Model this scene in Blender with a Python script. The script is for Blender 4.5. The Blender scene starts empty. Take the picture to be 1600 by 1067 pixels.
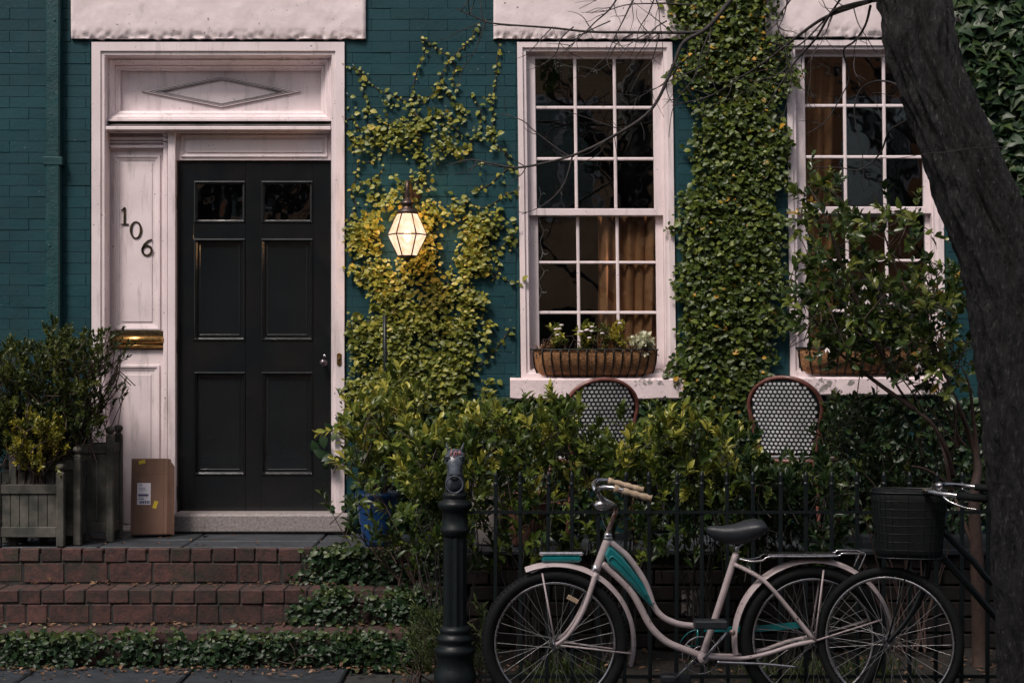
import bpy, math, random
import numpy as np
from mathutils import Vector, Matrix, noise as mnoise

random.seed(7)
rng = np.random.default_rng(7)
SC = bpy.context.scene
COL = SC.collection
R = math.radians

# ------------------------------------------------------------------ camera
CAMD, CAMZ, FPX, HOR = 9.73, 1.53, 2666.67, 560.0
cam = bpy.data.objects.new('camera', bpy.data.cameras.new('camera'))
COL.objects.link(cam)
cam.location = (0, -CAMD, CAMZ)
cam.rotation_euler = (R(90), 0, 0)
cam.data.lens = 60.0
cam.data.sensor_width = 36.0
cam.data.shift_y = 26.5 / 1600
cam.data.clip_start = 0.1
cam.data.clip_end = 900
SC.camera = cam

# ------------------------------------------------------------------ sky and sun
SUN_EL, SUN_AZ = 55.0, 214.0          # azimuth clockwise from +Y: behind the camera, to the left
world = bpy.data.worlds.new('World')
SC.world = world
world.use_nodes = True
wn = world.node_tree
wn.nodes.clear()
sky = wn.nodes.new('ShaderNodeTexSky')
sky.sky_type = 'NISHITA'
sky.sun_disc = False
sky.sun_elevation = R(SUN_EL)
sky.sun_rotation = R(SUN_AZ)
sky.dust_density = 4.0
sky.air_density = 1.0
hsv = wn.nodes.new('ShaderNodeHueSaturation')      # thin overcast: the blue is mostly gone
hsv.inputs['Saturation'].default_value = 0.55
bg = wn.nodes.new('ShaderNodeBackground')
bg.inputs['Strength'].default_value = 0.10
wo = wn.nodes.new('ShaderNodeOutputWorld')
wn.links.new(sky.outputs[0], hsv.inputs['Color'])
wn.links.new(hsv.outputs[0], bg.inputs['Color'])
wn.links.new(bg.outputs[0], wo.inputs['Surface'])
sl = bpy.data.lights.new('sun', 'SUN')
sl.energy = 2.7
sl.angle = R(14)
sl.color = (1.0, 0.90, 0.83)
sun = bpy.data.objects.new('sun', sl)
COL.objects.link(sun)
az, el = R(SUN_AZ), R(SUN_EL)
sdir = Vector((math.sin(az) * math.cos(el), math.cos(az) * math.cos(el), math.sin(el)))
sun.rotation_euler = sdir.to_track_quat('Z', 'Y').to_euler()
sun.location = (-6, -9, 12)

SC.view_settings.view_transform = 'Standard'
SC.view_settings.look = 'None'
SC.view_settings.gamma = 1.0
SC.view_settings.use_curve_mapping = False
SC.view_settings.exposure = 0.24
SC.cycles.max_bounces = 6
SC.cycles.transparent_max_bounces = 12
SC.cycles.caustics_reflective = False
SC.cycles.caustics_refractive = False
SC.cycles.sample_clamp_indirect = 4.0

# ------------------------------------------------------------------ helpers
def P(px, py, Y=0.0):
    """a measurement in the photograph, taken at depth Y, as a point in metres"""
    k = (Y + CAMD) / FPX
    return Vector(((px - 800.0) * k, Y, CAMZ + (HOR - py) * k))

def X_(px, Y=0.0): return (px - 800.0) * (Y + CAMD) / FPX
def Z_(py, Y=0.0): return CAMZ + (HOR - py) * (Y + CAMD) / FPX
def M_(n, Y=0.0): return n * (Y + CAMD) / FPX

def C(h, k=1.0):
    h = h.lstrip('#')
    o = []
    for i in (0, 2, 4):
        c = int(h[i:i+2], 16) / 255
        o.append((c / 12.92 if c <= 0.04045 else ((c + 0.055) / 1.055) ** 2.4) * k)
    return (o[0], o[1], o[2], 1.0)

def wpos(o):
    v = Vector((0, 0, 0))
    while o is not None:
        v += o.location
        o = o.parent
    return v

class MB:
    def __init__(self):
        self.v = []; self.f = []; self.s = []
    def add(self, vs, fs, smooth=False):
        n = len(self.v)
        self.v.extend([tuple(p) for p in vs])
        self.f.extend([tuple(i + n for i in f) for f in fs])
        self.s.extend([smooth] * len(fs))
        return self
    def box(self, x0, x1, y0, y1, z0, z1, b=0.0):
        if x0 > x1: x0, x1 = x1, x0
        if y0 > y1: y0, y1 = y1, y0
        if z0 > z1: z0, z1 = z1, z0
        if b <= 0:
            vs = [(x, y, z) for x in (x0, x1) for y in (y0, y1) for z in (z0, z1)]
            fs = [(0, 1, 3, 2), (4, 6, 7, 5), (0, 4, 5, 1), (2, 3, 7, 6), (0, 2, 6, 4), (1, 5, 7, 3)]
            return self.add(vs, fs)
        b = min(b, (x1 - x0) * .45, (y1 - y0) * .45, (z1 - z0) * .45)
        vs, fs = chamfer_box((x0, x1), (y0, y1), (z0, z1), b)
        return self.add(vs, fs)
    def pbox(self, px0, px1, py0, py1, Y0, Y1, b=0.0):
        """box whose front face (at depth Y0) covers the measured rectangle"""
        return self.box(X_(px0, Y0), X_(px1, Y0), Y0, Y1, Z_(py1, Y0), Z_(py0, Y0), b)
    def tube(self, pts, r, n=8, smooth=True, cap=True, flat=1.0, up=None):
        pts = [Vector(p) for p in pts]
        m = len(pts)
        rs = [r] * m if isinstance(r, (int, float)) else list(r)
        vs, fs = [], []
        T = []
        for i in range(m):
            t = pts[min(i + 1, m - 1)] - pts[max(i - 1, 0)]
            T.append(t.normalized() if t.length > 1e-9 else Vector((0, 0, 1)))
        a = Vector(up) if up is not None else (Vector((0, 1, 0)) if abs(T[0].y) < .9 else Vector((1, 0, 0)))
        nrm = (a - T[0] * a.dot(T[0])).normalized()
        for i in range(m):
            nrm = nrm - T[i] * nrm.dot(T[i])
            nrm = nrm.normalized() if nrm.length > 1e-6 else T[i].orthogonal().normalized()
            bi = T[i].cross(nrm)
            for k in range(n):
                q = 2 * math.pi * k / n
                vs.append(pts[i] + nrm * (math.cos(q) * rs[i]) + bi * (math.sin(q) * rs[i] * flat))
        for i in range(m - 1):
            for k in range(n):
                k2 = (k + 1) % n
                fs.append((i*n + k, i*n + k2, (i+1)*n + k2, (i+1)*n + k))
        if cap:
            fs.append(tuple(range(n - 1, -1, -1)))
            fs.append(tuple((m - 1) * n + k for k in range(n)))
        return self.add(vs, fs, smooth)
    def lathe(self, prof, n=20, o=(0, 0, 0), smooth=True, axis='z'):
        vs, fs = [], []
        for (r, z) in prof:
            for k in range(n):
                q = 2 * math.pi * k / n
                a, b = r * math.cos(q), r * math.sin(q)
                p = (a, b, z) if axis == 'z' else ((a, -z, b) if axis == 'y' else (z, a, b))
                vs.append((p[0] + o[0], p[1] + o[1], p[2] + o[2]))
        m = len(prof)
        for i in range(m - 1):
            for k in range(n):
                k2 = (k + 1) % n
                fs.append((i*n + k, i*n + k2, (i+1)*n + k2, (i+1)*n + k))
        fs.append(tuple(range(n - 1, -1, -1)))
        fs.append(tuple((m - 1) * n + k for k in range(n)))
        return self.add(vs, fs, smooth)
    def loft(self, secs, smooth=True, cap=True):
        n = len(secs[0]); vs = []; fs = []
        for s in secs: vs.extend(s)
        for i in range(len(secs) - 1):
            for k in range(n):
                k2 = (k + 1) % n
                fs.append((i*n + k, i*n + k2, (i+1)*n + k2, (i+1)*n + k))
        if cap:
            fs.append(tuple(range(n - 1, -1, -1)))
            fs.append(tuple((len(secs) - 1) * n + k for k in range(n)))
        return self.add(vs, fs, smooth)
    def frame(self, poly, prof, smooth=False):
        """mitred moulding round a closed polygon in the wall plane (poly: clockwise or not, [(x, z)]);
        prof: [(inset, y)]"""
        n = len(poly)
        area = sum(poly[i][0] * poly[(i+1) % n][1] - poly[(i+1) % n][0] * poly[i][1] for i in range(n))
        if area < 0: poly = poly[::-1]
        vs, fs = [], []
        m = len(prof)
        for i in range(n):
            p0, p1, p2 = Vector(poly[i-1]), Vector(poly[i]), Vector(poly[(i+1) % n])
            d1, d2 = (p1 - p0).normalized(), (p2 - p1).normalized()
            n1, n2 = Vector((-d1.y, d1.x)), Vector((-d2.y, d2.x))
            mit = (n1 + n2) / (1 + n1.dot(n2))
            for (ins, y) in prof:
                q = p1 + mit * ins
                vs.append((q.x, y, q.y))
        for i in range(n):
            j = (i + 1) % n
            for k in range(m - 1):
                fs.append((i*m + k, j*m + k, j*m + k + 1, i*m + k + 1))
        return self.add(vs, fs, smooth)
    def pframe(self, px0, px1, py0, py1, Y, prof):
        x0, x1, z0, z1 = X_(px0, Y), X_(px1, Y), Z_(py1, Y), Z_(py0, Y)
        return self.frame([(x0, z0), (x1, z0), (x1, z1), (x0, z1)], prof)
    def prism(self, poly, y0, y1, b=0.0):
        """polygon in the wall plane with thickness"""
        n = len(poly)
        area = sum(poly[i][0] * poly[(i+1) % n][1] - poly[(i+1) % n][0] * poly[i][1] for i in range(n))
        if area < 0: poly = poly[::-1]
        vs = []
        rings = [(0, y1), (0, y0 + b), (b, y0)] if b > 0 else [(0, y1), (0, y0)]
        for (ins, y) in rings:
            for i in range(n):
                p0, p1, p2 = Vector(poly[i-1]), Vector(poly[i]), Vector(poly[(i+1) % n])
                if ins:
                    d1, d2 = (p1 - p0).normalized(), (p2 - p1).normalized()
                    n1, n2 = Vector((-d1.y, d1.x)), Vector((-d2.y, d2.x))
                    q = p1 + (n1 + n2) / max(.3, 1 + n1.dot(n2)) * ins
                else: q = p1
                vs.append((q.x, y, q.y))
        fs = [tuple(range(n - 1, -1, -1))]
        for r in range(len(rings) - 1):
            for i in range(n):
                j = (i + 1) % n
                fs.append((r*n + i, r*n + j, (r+1)*n + j, (r+1)*n + i))
        fs.append(tuple((len(rings) - 1) * n + i for i in range(n)))
        return self.add(vs, fs)
    def sphere(self, c, r, n=10, m=6, sc=(1, 1, 1)):
        pr = []
        vs, fs = [], []
        for i in range(m + 1):
            t = math.pi * i / m
            for k in range(n):
                q = 2 * math.pi * k / n
                vs.append((c[0] + r*sc[0]*math.sin(t)*math.cos(q), c[1] + r*sc[1]*math.sin(t)*math.sin(q), c[2] + r*sc[2]*math.cos(t)))
        for i in range(m):
            for k in range(n):
                k2 = (k + 1) % n
                fs.append((i*n + k, (i+1)*n + k, (i+1)*n + k2, i*n + k2))
        return self.add(vs, fs, True)
    def torus(self, c, Rr, r, n=64, m=8, yaw=0.0, flat=1.0, arc=None):
        """ring standing in the wall plane, turned about Z by yaw"""
        vs, fs = [], []
        ca, sa = math.cos(yaw), math.sin(yaw)
        a0, a1 = arc if arc else (0, 2 * math.pi)
        N = n if not arc else n + 1
        for i in range(N):
            q = a0 + (a1 - a0) * i / n
            for k in range(m):
                t = 2 * math.pi * k / m
                rad = Rr + r * math.cos(t)
                x, y, z = rad * math.cos(q), r * flat * math.sin(t), rad * math.sin(q)
                vs.append((c[0] + x*ca - y*sa, c[1] + x*sa + y*ca, c[2] + z))
        for i in range(n):
            i2 = (i + 1) % N if not arc else i + 1
            for k in range(m):
                k2 = (k + 1) % m
                fs.append((i*m + k, i*m + k2, i2*m + k2, i2*m + k))
        return self.add(vs, fs, True)
    def build(self, name, mat, parent=None, **tags):
        me = bpy.data.meshes.new(name)
        off = wpos(parent) if parent is not None else Vector((0, 0, 0))
        if off.length > 0:
            ox, oy, oz = off
            vs = [(a - ox, b - oy, c - oz) for a, b, c in self.v]
        else: vs = self.v
        me.from_pydata(vs, [], self.f)
        me.polygons.foreach_set('use_smooth', self.s)
        me.update()
        if mat is not None: me.materials.append(mat)
        o = bpy.data.objects.new(name, me)
        COL.objects.link(o)
        if parent is not None: o.parent = parent
        return tag(o, **tags)

_cb = {}
def chamfer_box(xs, ys, zs, b):
    key = 'f'
    vs = []
    for i in (0, 1):
        for j in (0, 1):
            for k in (0, 1):
                x, y, z = xs[i], ys[j], zs[k]
                dx, dy, dz = (b, -b)[i], (b, -b)[j], (b, -b)[k]
                vs += [(x, y + dy, z + dz), (x + dx, y, z + dz), (x + dx, y + dy, z)]
    if key not in _cb:
        I = lambda i, j, k, a: ((i * 2 + j) * 2 + k) * 3 + a
        fs = []
        for s in (0, 1):
            fs.append([I(s,0,0,0), I(s,1,0,0), I(s,1,1,0), I(s,0,1,0)])
            fs.append([I(0,s,0,1), I(1,s,0,1), I(1,s,1,1), I(0,s,1,1)])
            fs.append([I(0,0,s,2), I(1,0,s,2), I(1,1,s,2), I(0,1,s,2)])
        for p in (0, 1):
            for q in (0, 1):
                fs.append([I(0,p,q,1), I(1,p,q,1), I(1,p,q,2), I(0,p,q,2)])
                fs.append([I(p,0,q,0), I(p,1,q,0), I(p,1,q,2), I(p,0,q,2)])
                fs.append([I(p,q,0,0), I(p,q,1,0), I(p,q,1,1), I(p,q,0,1)])
        for i in (0, 1):
            for j in (0, 1):
                for k in (0, 1):
                    fs.append([I(i,j,k,0), I(i,j,k,1), I(i,j,k,2)])
        c = Vector(((xs[0]+xs[1])/2, (ys[0]+ys[1])/2, (zs[0]+zs[1])/2))
        out = []
        for f in fs:
            a, bb, d = Vector(vs[f[0]]), Vector(vs[f[1]]), Vector(vs[f[2]])
            nn = (bb - a).cross(d - a)
            cc = sum((Vector(vs[i]) for i in f), Vector()) / len(f)
            out.append(tuple(f) if nn.dot(cc - c) > 0 else tuple(f[::-1]))
        _cb[key] = out
    return vs, _cb[key]

def tag(o, label=None, cat=None, group=None, kind=None):
    if label: o['label'] = label
    if cat: o['category'] = cat
    if group: o['group'] = group
    if kind: o['kind'] = kind
    return o

def thing(name, loc, label, cat, group=None):
    o = bpy.data.objects.new(name, None)
    o.empty_display_size = 0.1
    COL.objects.link(o)
    o.location = loc
    return tag(o, label, cat, group)

def link_mesh(name, me, parent, loc=(0, 0, 0)):
    o = bpy.data.objects.new(name, me)
    COL.objects.link(o)
    if parent is not None: o.parent = parent
    o.location = loc
    return o

def smooth_path(pts, k=4):
    """Catmull-Rom through points of any dimension"""
    pts = [tuple(p) for p in pts]
    out = []
    n = len(pts)
    for i in range(n - 1):
        p0, p1, p2, p3 = pts[max(i-1, 0)], pts[i], pts[i+1], pts[min(i+2, n-1)]
        for j in range(k):
            t = j / k
            out.append(tuple(0.5 * ((2*b) + (-a + c)*t + (2*a - 5*b + 4*c - d)*t*t + (-a + 3*b - 3*c + d)*t**3)
                             for a, b, c, d in zip(p0, p1, p2, p3)))
    out.append(pts[-1])
    return out

# ------------------------------------------------------------------ materials
def new_mat(name):
    m = bpy.data.materials.new(name)
    m.use_nodes = True
    nt = m.node_tree
    nt.nodes.clear()
    out = nt.nodes.new('ShaderNodeOutputMaterial')
    b = nt.nodes.new('ShaderNodeBsdfPrincipled')
    nt.links.new(b.outputs[0], out.inputs[0])
    return m, nt, b, out

def N(nt, typ, **kw):
    n = nt.nodes.new(typ)
    for k, v in kw.items():
        if k.startswith('i_'):
            n.inputs[int(k[2:]) if k[2:].isdigit() else k[2:]].default_value = v
        else: setattr(n, k, v)
    return n

def noise_fac(nt, vec, scale, lo, hi, detail=4.0, rough=.6):
    no = N(nt, 'ShaderNodeTexNoise')
    no.inputs['Scale'].default_value = scale
    no.inputs['Detail'].default_value = detail
    no.inputs['Roughness'].default_value = rough
    nt.links.new(vec, no.inputs['Vector'])
    mr = N(nt, 'ShaderNodeMapRange')
    mr.inputs['From Min'].default_value = lo
    mr.inputs['From Max'].default_value = hi
    nt.links.new(no.outputs['Fac'], mr.inputs['Value'])
    return mr.outputs[0]

def mixc(nt, fac, a, b, mode='MIX'):
    mx = N(nt, 'ShaderNodeMix', data_type='RGBA', blend_type=mode)
    for sock, val in ((mx.inputs[0], fac), (mx.inputs[6], a), (mx.inputs[7], b)):
        if hasattr(val, 'is_output'): nt.links.new(val, sock)
        else: sock.default_value = val
    return mx.outputs[2]

def scaled(nt, vec, s, loc=(0, 0, 0)):
    mp = N(nt, 'ShaderNodeMapping')
    mp.inputs['Scale'].default_value = s
    mp.inputs['Location'].default_value = loc
    nt.links.new(vec, mp.inputs['Vector'])
    return mp.outputs[0]

def pmat(name, col, col2=None, rough=.6, metal=0.0, vscale=9.0, lo=.35, hi=.65, bump=0.0, bscale=70.0, bdist=.004,
         stain=None, stain_s=(14, 14, 2.0), stain_lo=.55, stain_hi=.75, stain_amt=.8, fleck=None, fleck_scale=120, fleck_lo=.7,
         rnd=0.0, rvar=0.12, bvec=None, cior=1.5, coat=0.0, spec=.5, patch=None, patch_scale=3.0, patch_lo=.58, patch_hi=.64):
    m, nt, b, out = new_mat(name)
    geo = N(nt, 'ShaderNodeNewGeometry')
    vec = geo.outputs['Position']
    if col2 is None: col2 = tuple(c * .7 for c in col[:3]) + (1,)
    c = mixc(nt, noise_fac(nt, vec, vscale, lo, hi), col, col2)
    if patch is not None:
        c = mixc(nt, noise_fac(nt, vec, patch_scale, patch_lo, patch_hi, 8, .65), c, patch)
    if stain is not None:
        f = noise_fac(nt, scaled(nt, vec, stain_s), 1.0, stain_lo, stain_hi, 6, .7)
        mu = N(nt, 'ShaderNodeMath', operation='MULTIPLY')
        nt.links.new(f, mu.inputs[0]); mu.inputs[1].default_value = stain_amt
        c = mixc(nt, mu.outputs[0], c, stain)
    if fleck is not None:
        f = noise_fac(nt, vec, fleck_scale, fleck_lo, fleck_lo + .03, 2, .5)
        c = mixc(nt, f, c, fleck)
    if rnd:
        oi = N(nt, 'ShaderNodeObjectInfo')
        mr = N(nt, 'ShaderNodeMapRange')
        mr.inputs['To Min'].default_value = 1 - rnd
        mr.inputs['To Max'].default_value = 1 + rnd
        nt.links.new(oi.outputs['Random'], mr.inputs['Value'])
        h = N(nt, 'ShaderNodeHueSaturation')
        nt.links.new(mr.outputs[0], h.inputs['Value'])
        nt.links.new(c, h.inputs['Color'])
        c = h.outputs[0]
    nt.links.new(c, b.inputs['Base Color'])
    b.inputs['Metallic'].default_value = metal
    b.inputs['Specular IOR Level'].default_value = spec
    b.inputs['Coat Weight'].default_value = coat
    b.inputs['Coat Roughness'].default_value = .12
    b.inputs['Coat IOR'].default_value = cior
    rr = noise_fac(nt, vec, vscale * 2.3, .3, .7)
    mr = N(nt, 'ShaderNodeMapRange')
    mr.inputs['To Min'].default_value = max(.03, rough - rvar)
    mr.inputs['To Max'].default_value = min(1, rough + rvar)
    nt.links.new(rr, mr.inputs['Value'])
    nt.links.new(mr.outputs[0], b.inputs['Roughness'])
    if bump:
        no = N(nt, 'ShaderNodeTexNoise')
        no.inputs['Scale'].default_value = bscale
        no.inputs['Detail'].default_value = 6
        no.inputs['Roughness'].default_value = .65
        nt.links.new(vec if bvec is None else scaled(nt, vec, bvec), no.inputs['Vector'])
        bu = N(nt, 'ShaderNodeBump')
        bu.inputs['Strength'].default_value = bump
        bu.inputs['Distance'].default_value = bdist
        nt.links.new(no.outputs['Fac'], bu.inputs['Height'])
        nt.links.new(bu.outputs[0], b.inputs['Normal'])
    return m

def leaf_mat(name, stops, rough=.42, trans=.3, spec=.4):
    m, nt, b, out = new_mat(name)
    at = N(nt, 'ShaderNodeAttribute', attribute_name='tint')
    cr = N(nt, 'ShaderNodeValToRGB')
    while len(cr.color_ramp.elements) < len(stops): cr.color_ramp.elements.new(.5)
    for e, (p, c) in zip(cr.color_ramp.elements, stops):
        e.position = p; e.color = c
    nt.links.new(at.outputs['Fac'], cr.inputs[0])
    nt.links.new(cr.outputs[0], b.inputs['Base Color'])
    b.inputs['Roughness'].default_value = rough
    b.inputs['Specular IOR Level'].default_value = spec
    tr = N(nt, 'ShaderNodeBsdfTranslucent')
    nt.links.new(cr.outputs[0], tr.inputs[0])
    mx = N(nt, 'ShaderNodeMixShader')
    mx.inputs[0].default_value = trans
    nt.links.new(b.outputs[0], mx.inputs[1]); nt.links.new(tr.outputs[0], mx.inputs[2])
    nt.links.new(mx.outputs[0], out.inputs[0])
    return m

def glass_mat(name, tintc=(.86, .9, .88, 1), ior=2.5, wav=.10):
    m, nt, b, out = new_mat(name)
    nt.nodes.remove(b)
    tr = N(nt, 'ShaderNodeBsdfTransparent'); tr.inputs[0].default_value = tintc
    gl = N(nt, 'ShaderNodeBsdfGlossy'); gl.inputs['Roughness'].default_value = .015
    geo = N(nt, 'ShaderNodeNewGeometry')
    no = N(nt, 'ShaderNodeTexNoise'); no.inputs['Scale'].default_value = 5.0; no.inputs['Detail'].default_value = 2
    nt.links.new(geo.outputs['Position'], no.inputs['Vector'])
    bu = N(nt, 'ShaderNodeBump'); bu.inputs['Strength'].default_value = wav; bu.inputs['Distance'].default_value = .01
    nt.links.new(no.outputs['Fac'], bu.inputs['Height'])
    nt.links.new(bu.outputs[0], gl.inputs['Normal'])
    f0 = ((ior - 1) / (ior + 1)) ** 2                       # the pane has the same sheen from both sides
    dt = N(nt, 'ShaderNodeVectorMath', operation='DOT_PRODUCT')
    nt.links.new(geo.outputs['Normal'], dt.inputs[0]); nt.links.new(geo.outputs['Incoming'], dt.inputs[1])
    ab = N(nt, 'ShaderNodeMath', operation='ABSOLUTE'); nt.links.new(dt.outputs['Value'], ab.inputs[0])
    om = N(nt, 'ShaderNodeMath', operation='SUBTRACT', use_clamp=True); om.inputs[0].default_value = 1; nt.links.new(ab.outputs[0], om.inputs[1])
    pw = N(nt, 'ShaderNodeMath', operation='POWER'); nt.links.new(om.outputs[0], pw.inputs[0]); pw.inputs[1].default_value = 5
    sc_ = N(nt, 'ShaderNodeMath', operation='MULTIPLY_ADD'); nt.links.new(pw.outputs[0], sc_.inputs[0]); sc_.inputs[1].default_value = 1 - f0; sc_.inputs[2].default_value = f0
    mx = N(nt, 'ShaderNodeMixShader')
    nt.links.new(sc_.outputs[0], mx.inputs[0])
    nt.links.new(tr.outputs[0], mx.inputs[1]); nt.links.new(gl.outputs[0], mx.inputs[2])
    nt.links.new(mx.outputs[0], out.inputs[0])
    return m

def emit_mat(name, col, s):
    m, nt, b, out = new_mat(name)
    b.inputs['Base Color'].default_value = col
    b.inputs['Emission Color'].default_value = col
    b.inputs['Emission Strength'].default_value = s
    return m

MT = {}
MT['teal'] = pmat('teal_masonry_paint', (.0095, .052, .063, 1), (.0075, .039, .049, 1), rough=.55, spec=.25, vscale=2.2, bump=.35, bscale=45, bdist=.006,
                  fleck=(.3, .36, .36, 1), fleck_scale=38, fleck_lo=.735, rnd=.07, stain=(.017, .03, .032, 1), stain_s=(3, 3, 1.6), stain_amt=.7)
MT['tealmortar'] = pmat('teal_painted_mortar', (.0105, .055, .066, 1), rough=.7, spec=.25, bump=.3)
MT['tealpipe'] = pmat('teal_pipe_paint', (.010, .055, .06, 1), (.008, .04, .046, 1), rough=.38, bump=.5, bscale=60, bdist=.006, rvar=.1)
MT['trim'] = pmat('pinkish_white_trim_paint', (.78, .675, .69, 1), (.67, .575, .59, 1), rough=.5, vscale=3.5, bump=.12, bscale=90, bdist=.002,
                  stain=(.24, .20, .19, 1), stain_s=(17, 17, 2.2), stain_lo=.53, stain_hi=.78, stain_amt=.72,
                  fleck=(.10, .085, .085, 1), fleck_scale=60, fleck_lo=.715)
MT['stone_white'] = pmat('white_painted_stone', (.79, .68, .69, 1), (.68, .58, .59, 1), rough=.7, vscale=6, bump=.35, bscale=26, bdist=.006,
                  stain=(.25, .22, .20, 1), stain_s=(9, 9, 5), stain_lo=.60, stain_hi=.8, stain_amt=.6, fleck=(.16, .14, .13, 1), fleck_scale=50, fleck_lo=.72)
MT['sill'] = pmat('peeling_white_sill_paint', (.74, .62, .635, 1), (.62, .51, .525, 1), rough=.7, vscale=6, bump=.5, bscale=40, bdist=.006,
                  patch=(.22, .20, .19, 1), patch_scale=7, patch_lo=.575, patch_hi=.60, fleck=(.12, .1, .1, 1), fleck_scale=60, fleck_lo=.70)
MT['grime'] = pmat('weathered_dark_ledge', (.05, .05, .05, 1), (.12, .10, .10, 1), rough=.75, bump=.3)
MT['doorpanel'] = pmat('wavy_black_gloss', (.006, .0085, .0105, 1), (.009, .012, .014, 1), rough=.10, vscale=4, rvar=.05, bump=.5, bscale=5, bdist=.012, coat=1.0, spec=.6, cior=1.75)
MT['door'] = pmat('black_gloss_door_paint', (.006, .0088, .0105, 1), (.012, .0115, .012, 1), rough=.2, vscale=4, rvar=.07, bump=.18, bscale=16, bdist=.012, coat=.3, cior=1.5)
MT['brass'] = pmat('worn_brass', (.62, .36, .12, 1), (.30, .17, .06, 1), rough=.35, metal=1, vscale=30)
MT['darkbrass'] = pmat('tarnished_brass', (.13, .09, .04, 1), (.035, .03, .022, 1), rough=.4, metal=.85, vscale=40)
MT['granite'] = pmat('grey_granite', (.30, .265, .265, 1), (.16, .14, .135, 1), rough=.75, vscale=70, bump=.4, bscale=120, stain=(.10, .085, .06, 1), stain_s=(5, 5, 5), stain_amt=.6)
MT['slate'] = pmat('blue_grey_slate', (.032, .038, .048, 1), (.015, .019, .024, 1), rough=.6, vscale=7, bump=.6, bscale=18, bdist=.01, rnd=.18)
MT['brick_shaded'] = pmat('shaded_brick', (.030, .019, .017, 1), (.014, .012, .011, 1), rough=.9, vscale=20, bump=.6, rnd=.3)  # brick colour darkened: the terrace wall's shade is put into it
MT['brick'] = pmat('dark_red_brick', (.080, .033, .029, 1), (.032, .018, .017, 1), rough=.85, vscale=24, bump=.7, bscale=70, bdist=.006, rnd=.35,
                   stain=(.014, .020, .012, 1), stain_s=(7, 7, 7), stain_lo=.45, stain_hi=.68, stain_amt=.8)
MT['mortar'] = pmat('grimy_mortar', (.030, .030, .028, 1), (.014, .016, .015, 1), rough=.95, vscale=16, bump=.6)
MT['soil'] = pmat('dark_soil', (.022, .018, .014, 1), (.012, .011, .009, 1), rough=1, vscale=14, bump=1, bscale=30, bdist=.03)
MT['asphalt'] = pmat('asphalt', (.05, .05, .052, 1), rough=.9, vscale=30, bump=.4)
MT['iron'] = pmat('black_iron_paint', (.005, .0085, .0098, 1), (.007, .0105, .0115, 1), rough=.42, spec=.3, vscale=30, bump=.4, bscale=110, bdist=.002)
MT['horse'] = pmat('worn_blue_black_iron', (.075, .088, .115, 1), (.035, .042, .055, 1), rough=.34, vscale=20, bump=.2)
MT['pinkpaint'] = pmat('rubbed_pink_primer', (.42, .16, .18, 1), (.05, .03, .04, 1), rough=.6, vscale=90, lo=.42, hi=.56)
MT['wood'] = pmat('weathered_planter_wood', (.095, .088, .074, 1), (.032, .034, .029, 1), rough=.9, vscale=10, bump=.6, bscale=40, rnd=.22,
                  stain=(.16, .15, .13, 1), stain_s=(45, 45, 5), stain_lo=.6, stain_hi=.76, stain_amt=.55)
MT['card'] = pmat('brown_cardboard', (.215, .118, .082, 1), (.18, .098, .068, 1), rough=.8, vscale=6, bump=.1, stain=(.16, .09, .06, 1), stain_s=(8, 8, 8), stain_amt=.4)
MT['carddark'] = pmat('cardboard_edge', (.16, .09, .06, 1), rough=.85)
MT['label'] = pmat('white_label_paper', (.84, .79, .86, 1), (.80, .75, .82, 1), rough=.5)
MT['ink'] = pmat('blue_black_ink', (.10, .10, .20, 1), (.07, .07, .14, 1), rough=.6)
MT['yellowtape'] = pmat('yellow_sticker', (.75, .55, .05, 1), (.65, .48, .05, 1), rough=.5)
MT['coco'] = pmat('coconut_fibre', (.40, .20, .085, 1), (.17, .082, .038, 1), rough=1, vscale=55, bump=1, bscale=90, bdist=.008)
MT['curtain'] = pmat('brown_curtain', (.50, .215, .10, 1), (.34, .135, .06, 1), rough=.8, vscale=9)
MT['drape'] = pmat('orange_reflection_drape', (.26, .105, .045, 1), (.10, .04, .02, 1), rough=.8, vscale=5)  # added drape's colour stands in for the orange reflection in the panes
MT['room'] = pmat('dim_room_wall', (.05, .045, .04, 1), rough=.9)
MT['white_wire'] = pmat('white_wire', (.75, .72, .74, 1), rough=.4)
MT['glass'] = glass_mat('old_window_glass')
MT['doorglass'] = glass_mat('wavy_door_glass', (.45, .4, .4, 1), 3.0, .6)
MT['lampmetal'] = pmat('aged_lamp_metal', (.06, .055, .06, 1), (.12, .07, .05, 1), rough=.4, metal=.7, vscale=40)
MT['bikepink'] = pmat('chipped_pale_pink_enamel', (.58, .485, .485, 1), (.46, .375, .375, 1), rough=.38, vscale=12, bump=.1,
                      fleck=(.03, .018, .014, 1), fleck_scale=55, fleck_lo=.70, stain=(.22, .12, .09, 1), stain_s=(40, 40, 40), stain_lo=.66, stain_hi=.74, stain_amt=.8)
MT['biketeal'] = pmat('teal_enamel', (.004, .22, .23, 1), (.003, .15, .16, 1), rough=.22, vscale=8, coat=.5, fleck=(.02, .03, .03, 1), fleck_scale=60, fleck_lo=.72)
MT['chrome'] = pmat('dull_chrome', (.62, .60, .62, 1), (.42, .40, .41, 1), rough=.22, metal=1, vscale=40, rvar=.1)
MT['rust'] = pmat('rusty_chrome', (.45, .36, .33, 1), (.16, .06, .03, 1), rough=.45, metal=.6, vscale=60)
MT['spoke'] = pmat('spoke_steel', (.50, .48, .48, 1), rough=.35, metal=.9)
MT['rubber'] = pmat('black_rubber', (.0065, .0085, .0095, 1), (.011, .0115, .0115, 1), rough=.75, spec=.22, vscale=40, bump=.5, bscale=150)
MT['saddle'] = pmat('black_vinyl', (.018, .021, .026, 1), (.026, .029, .034, 1), rough=.45, vscale=30, bump=.3, bscale=200, bdist=.001)
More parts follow.
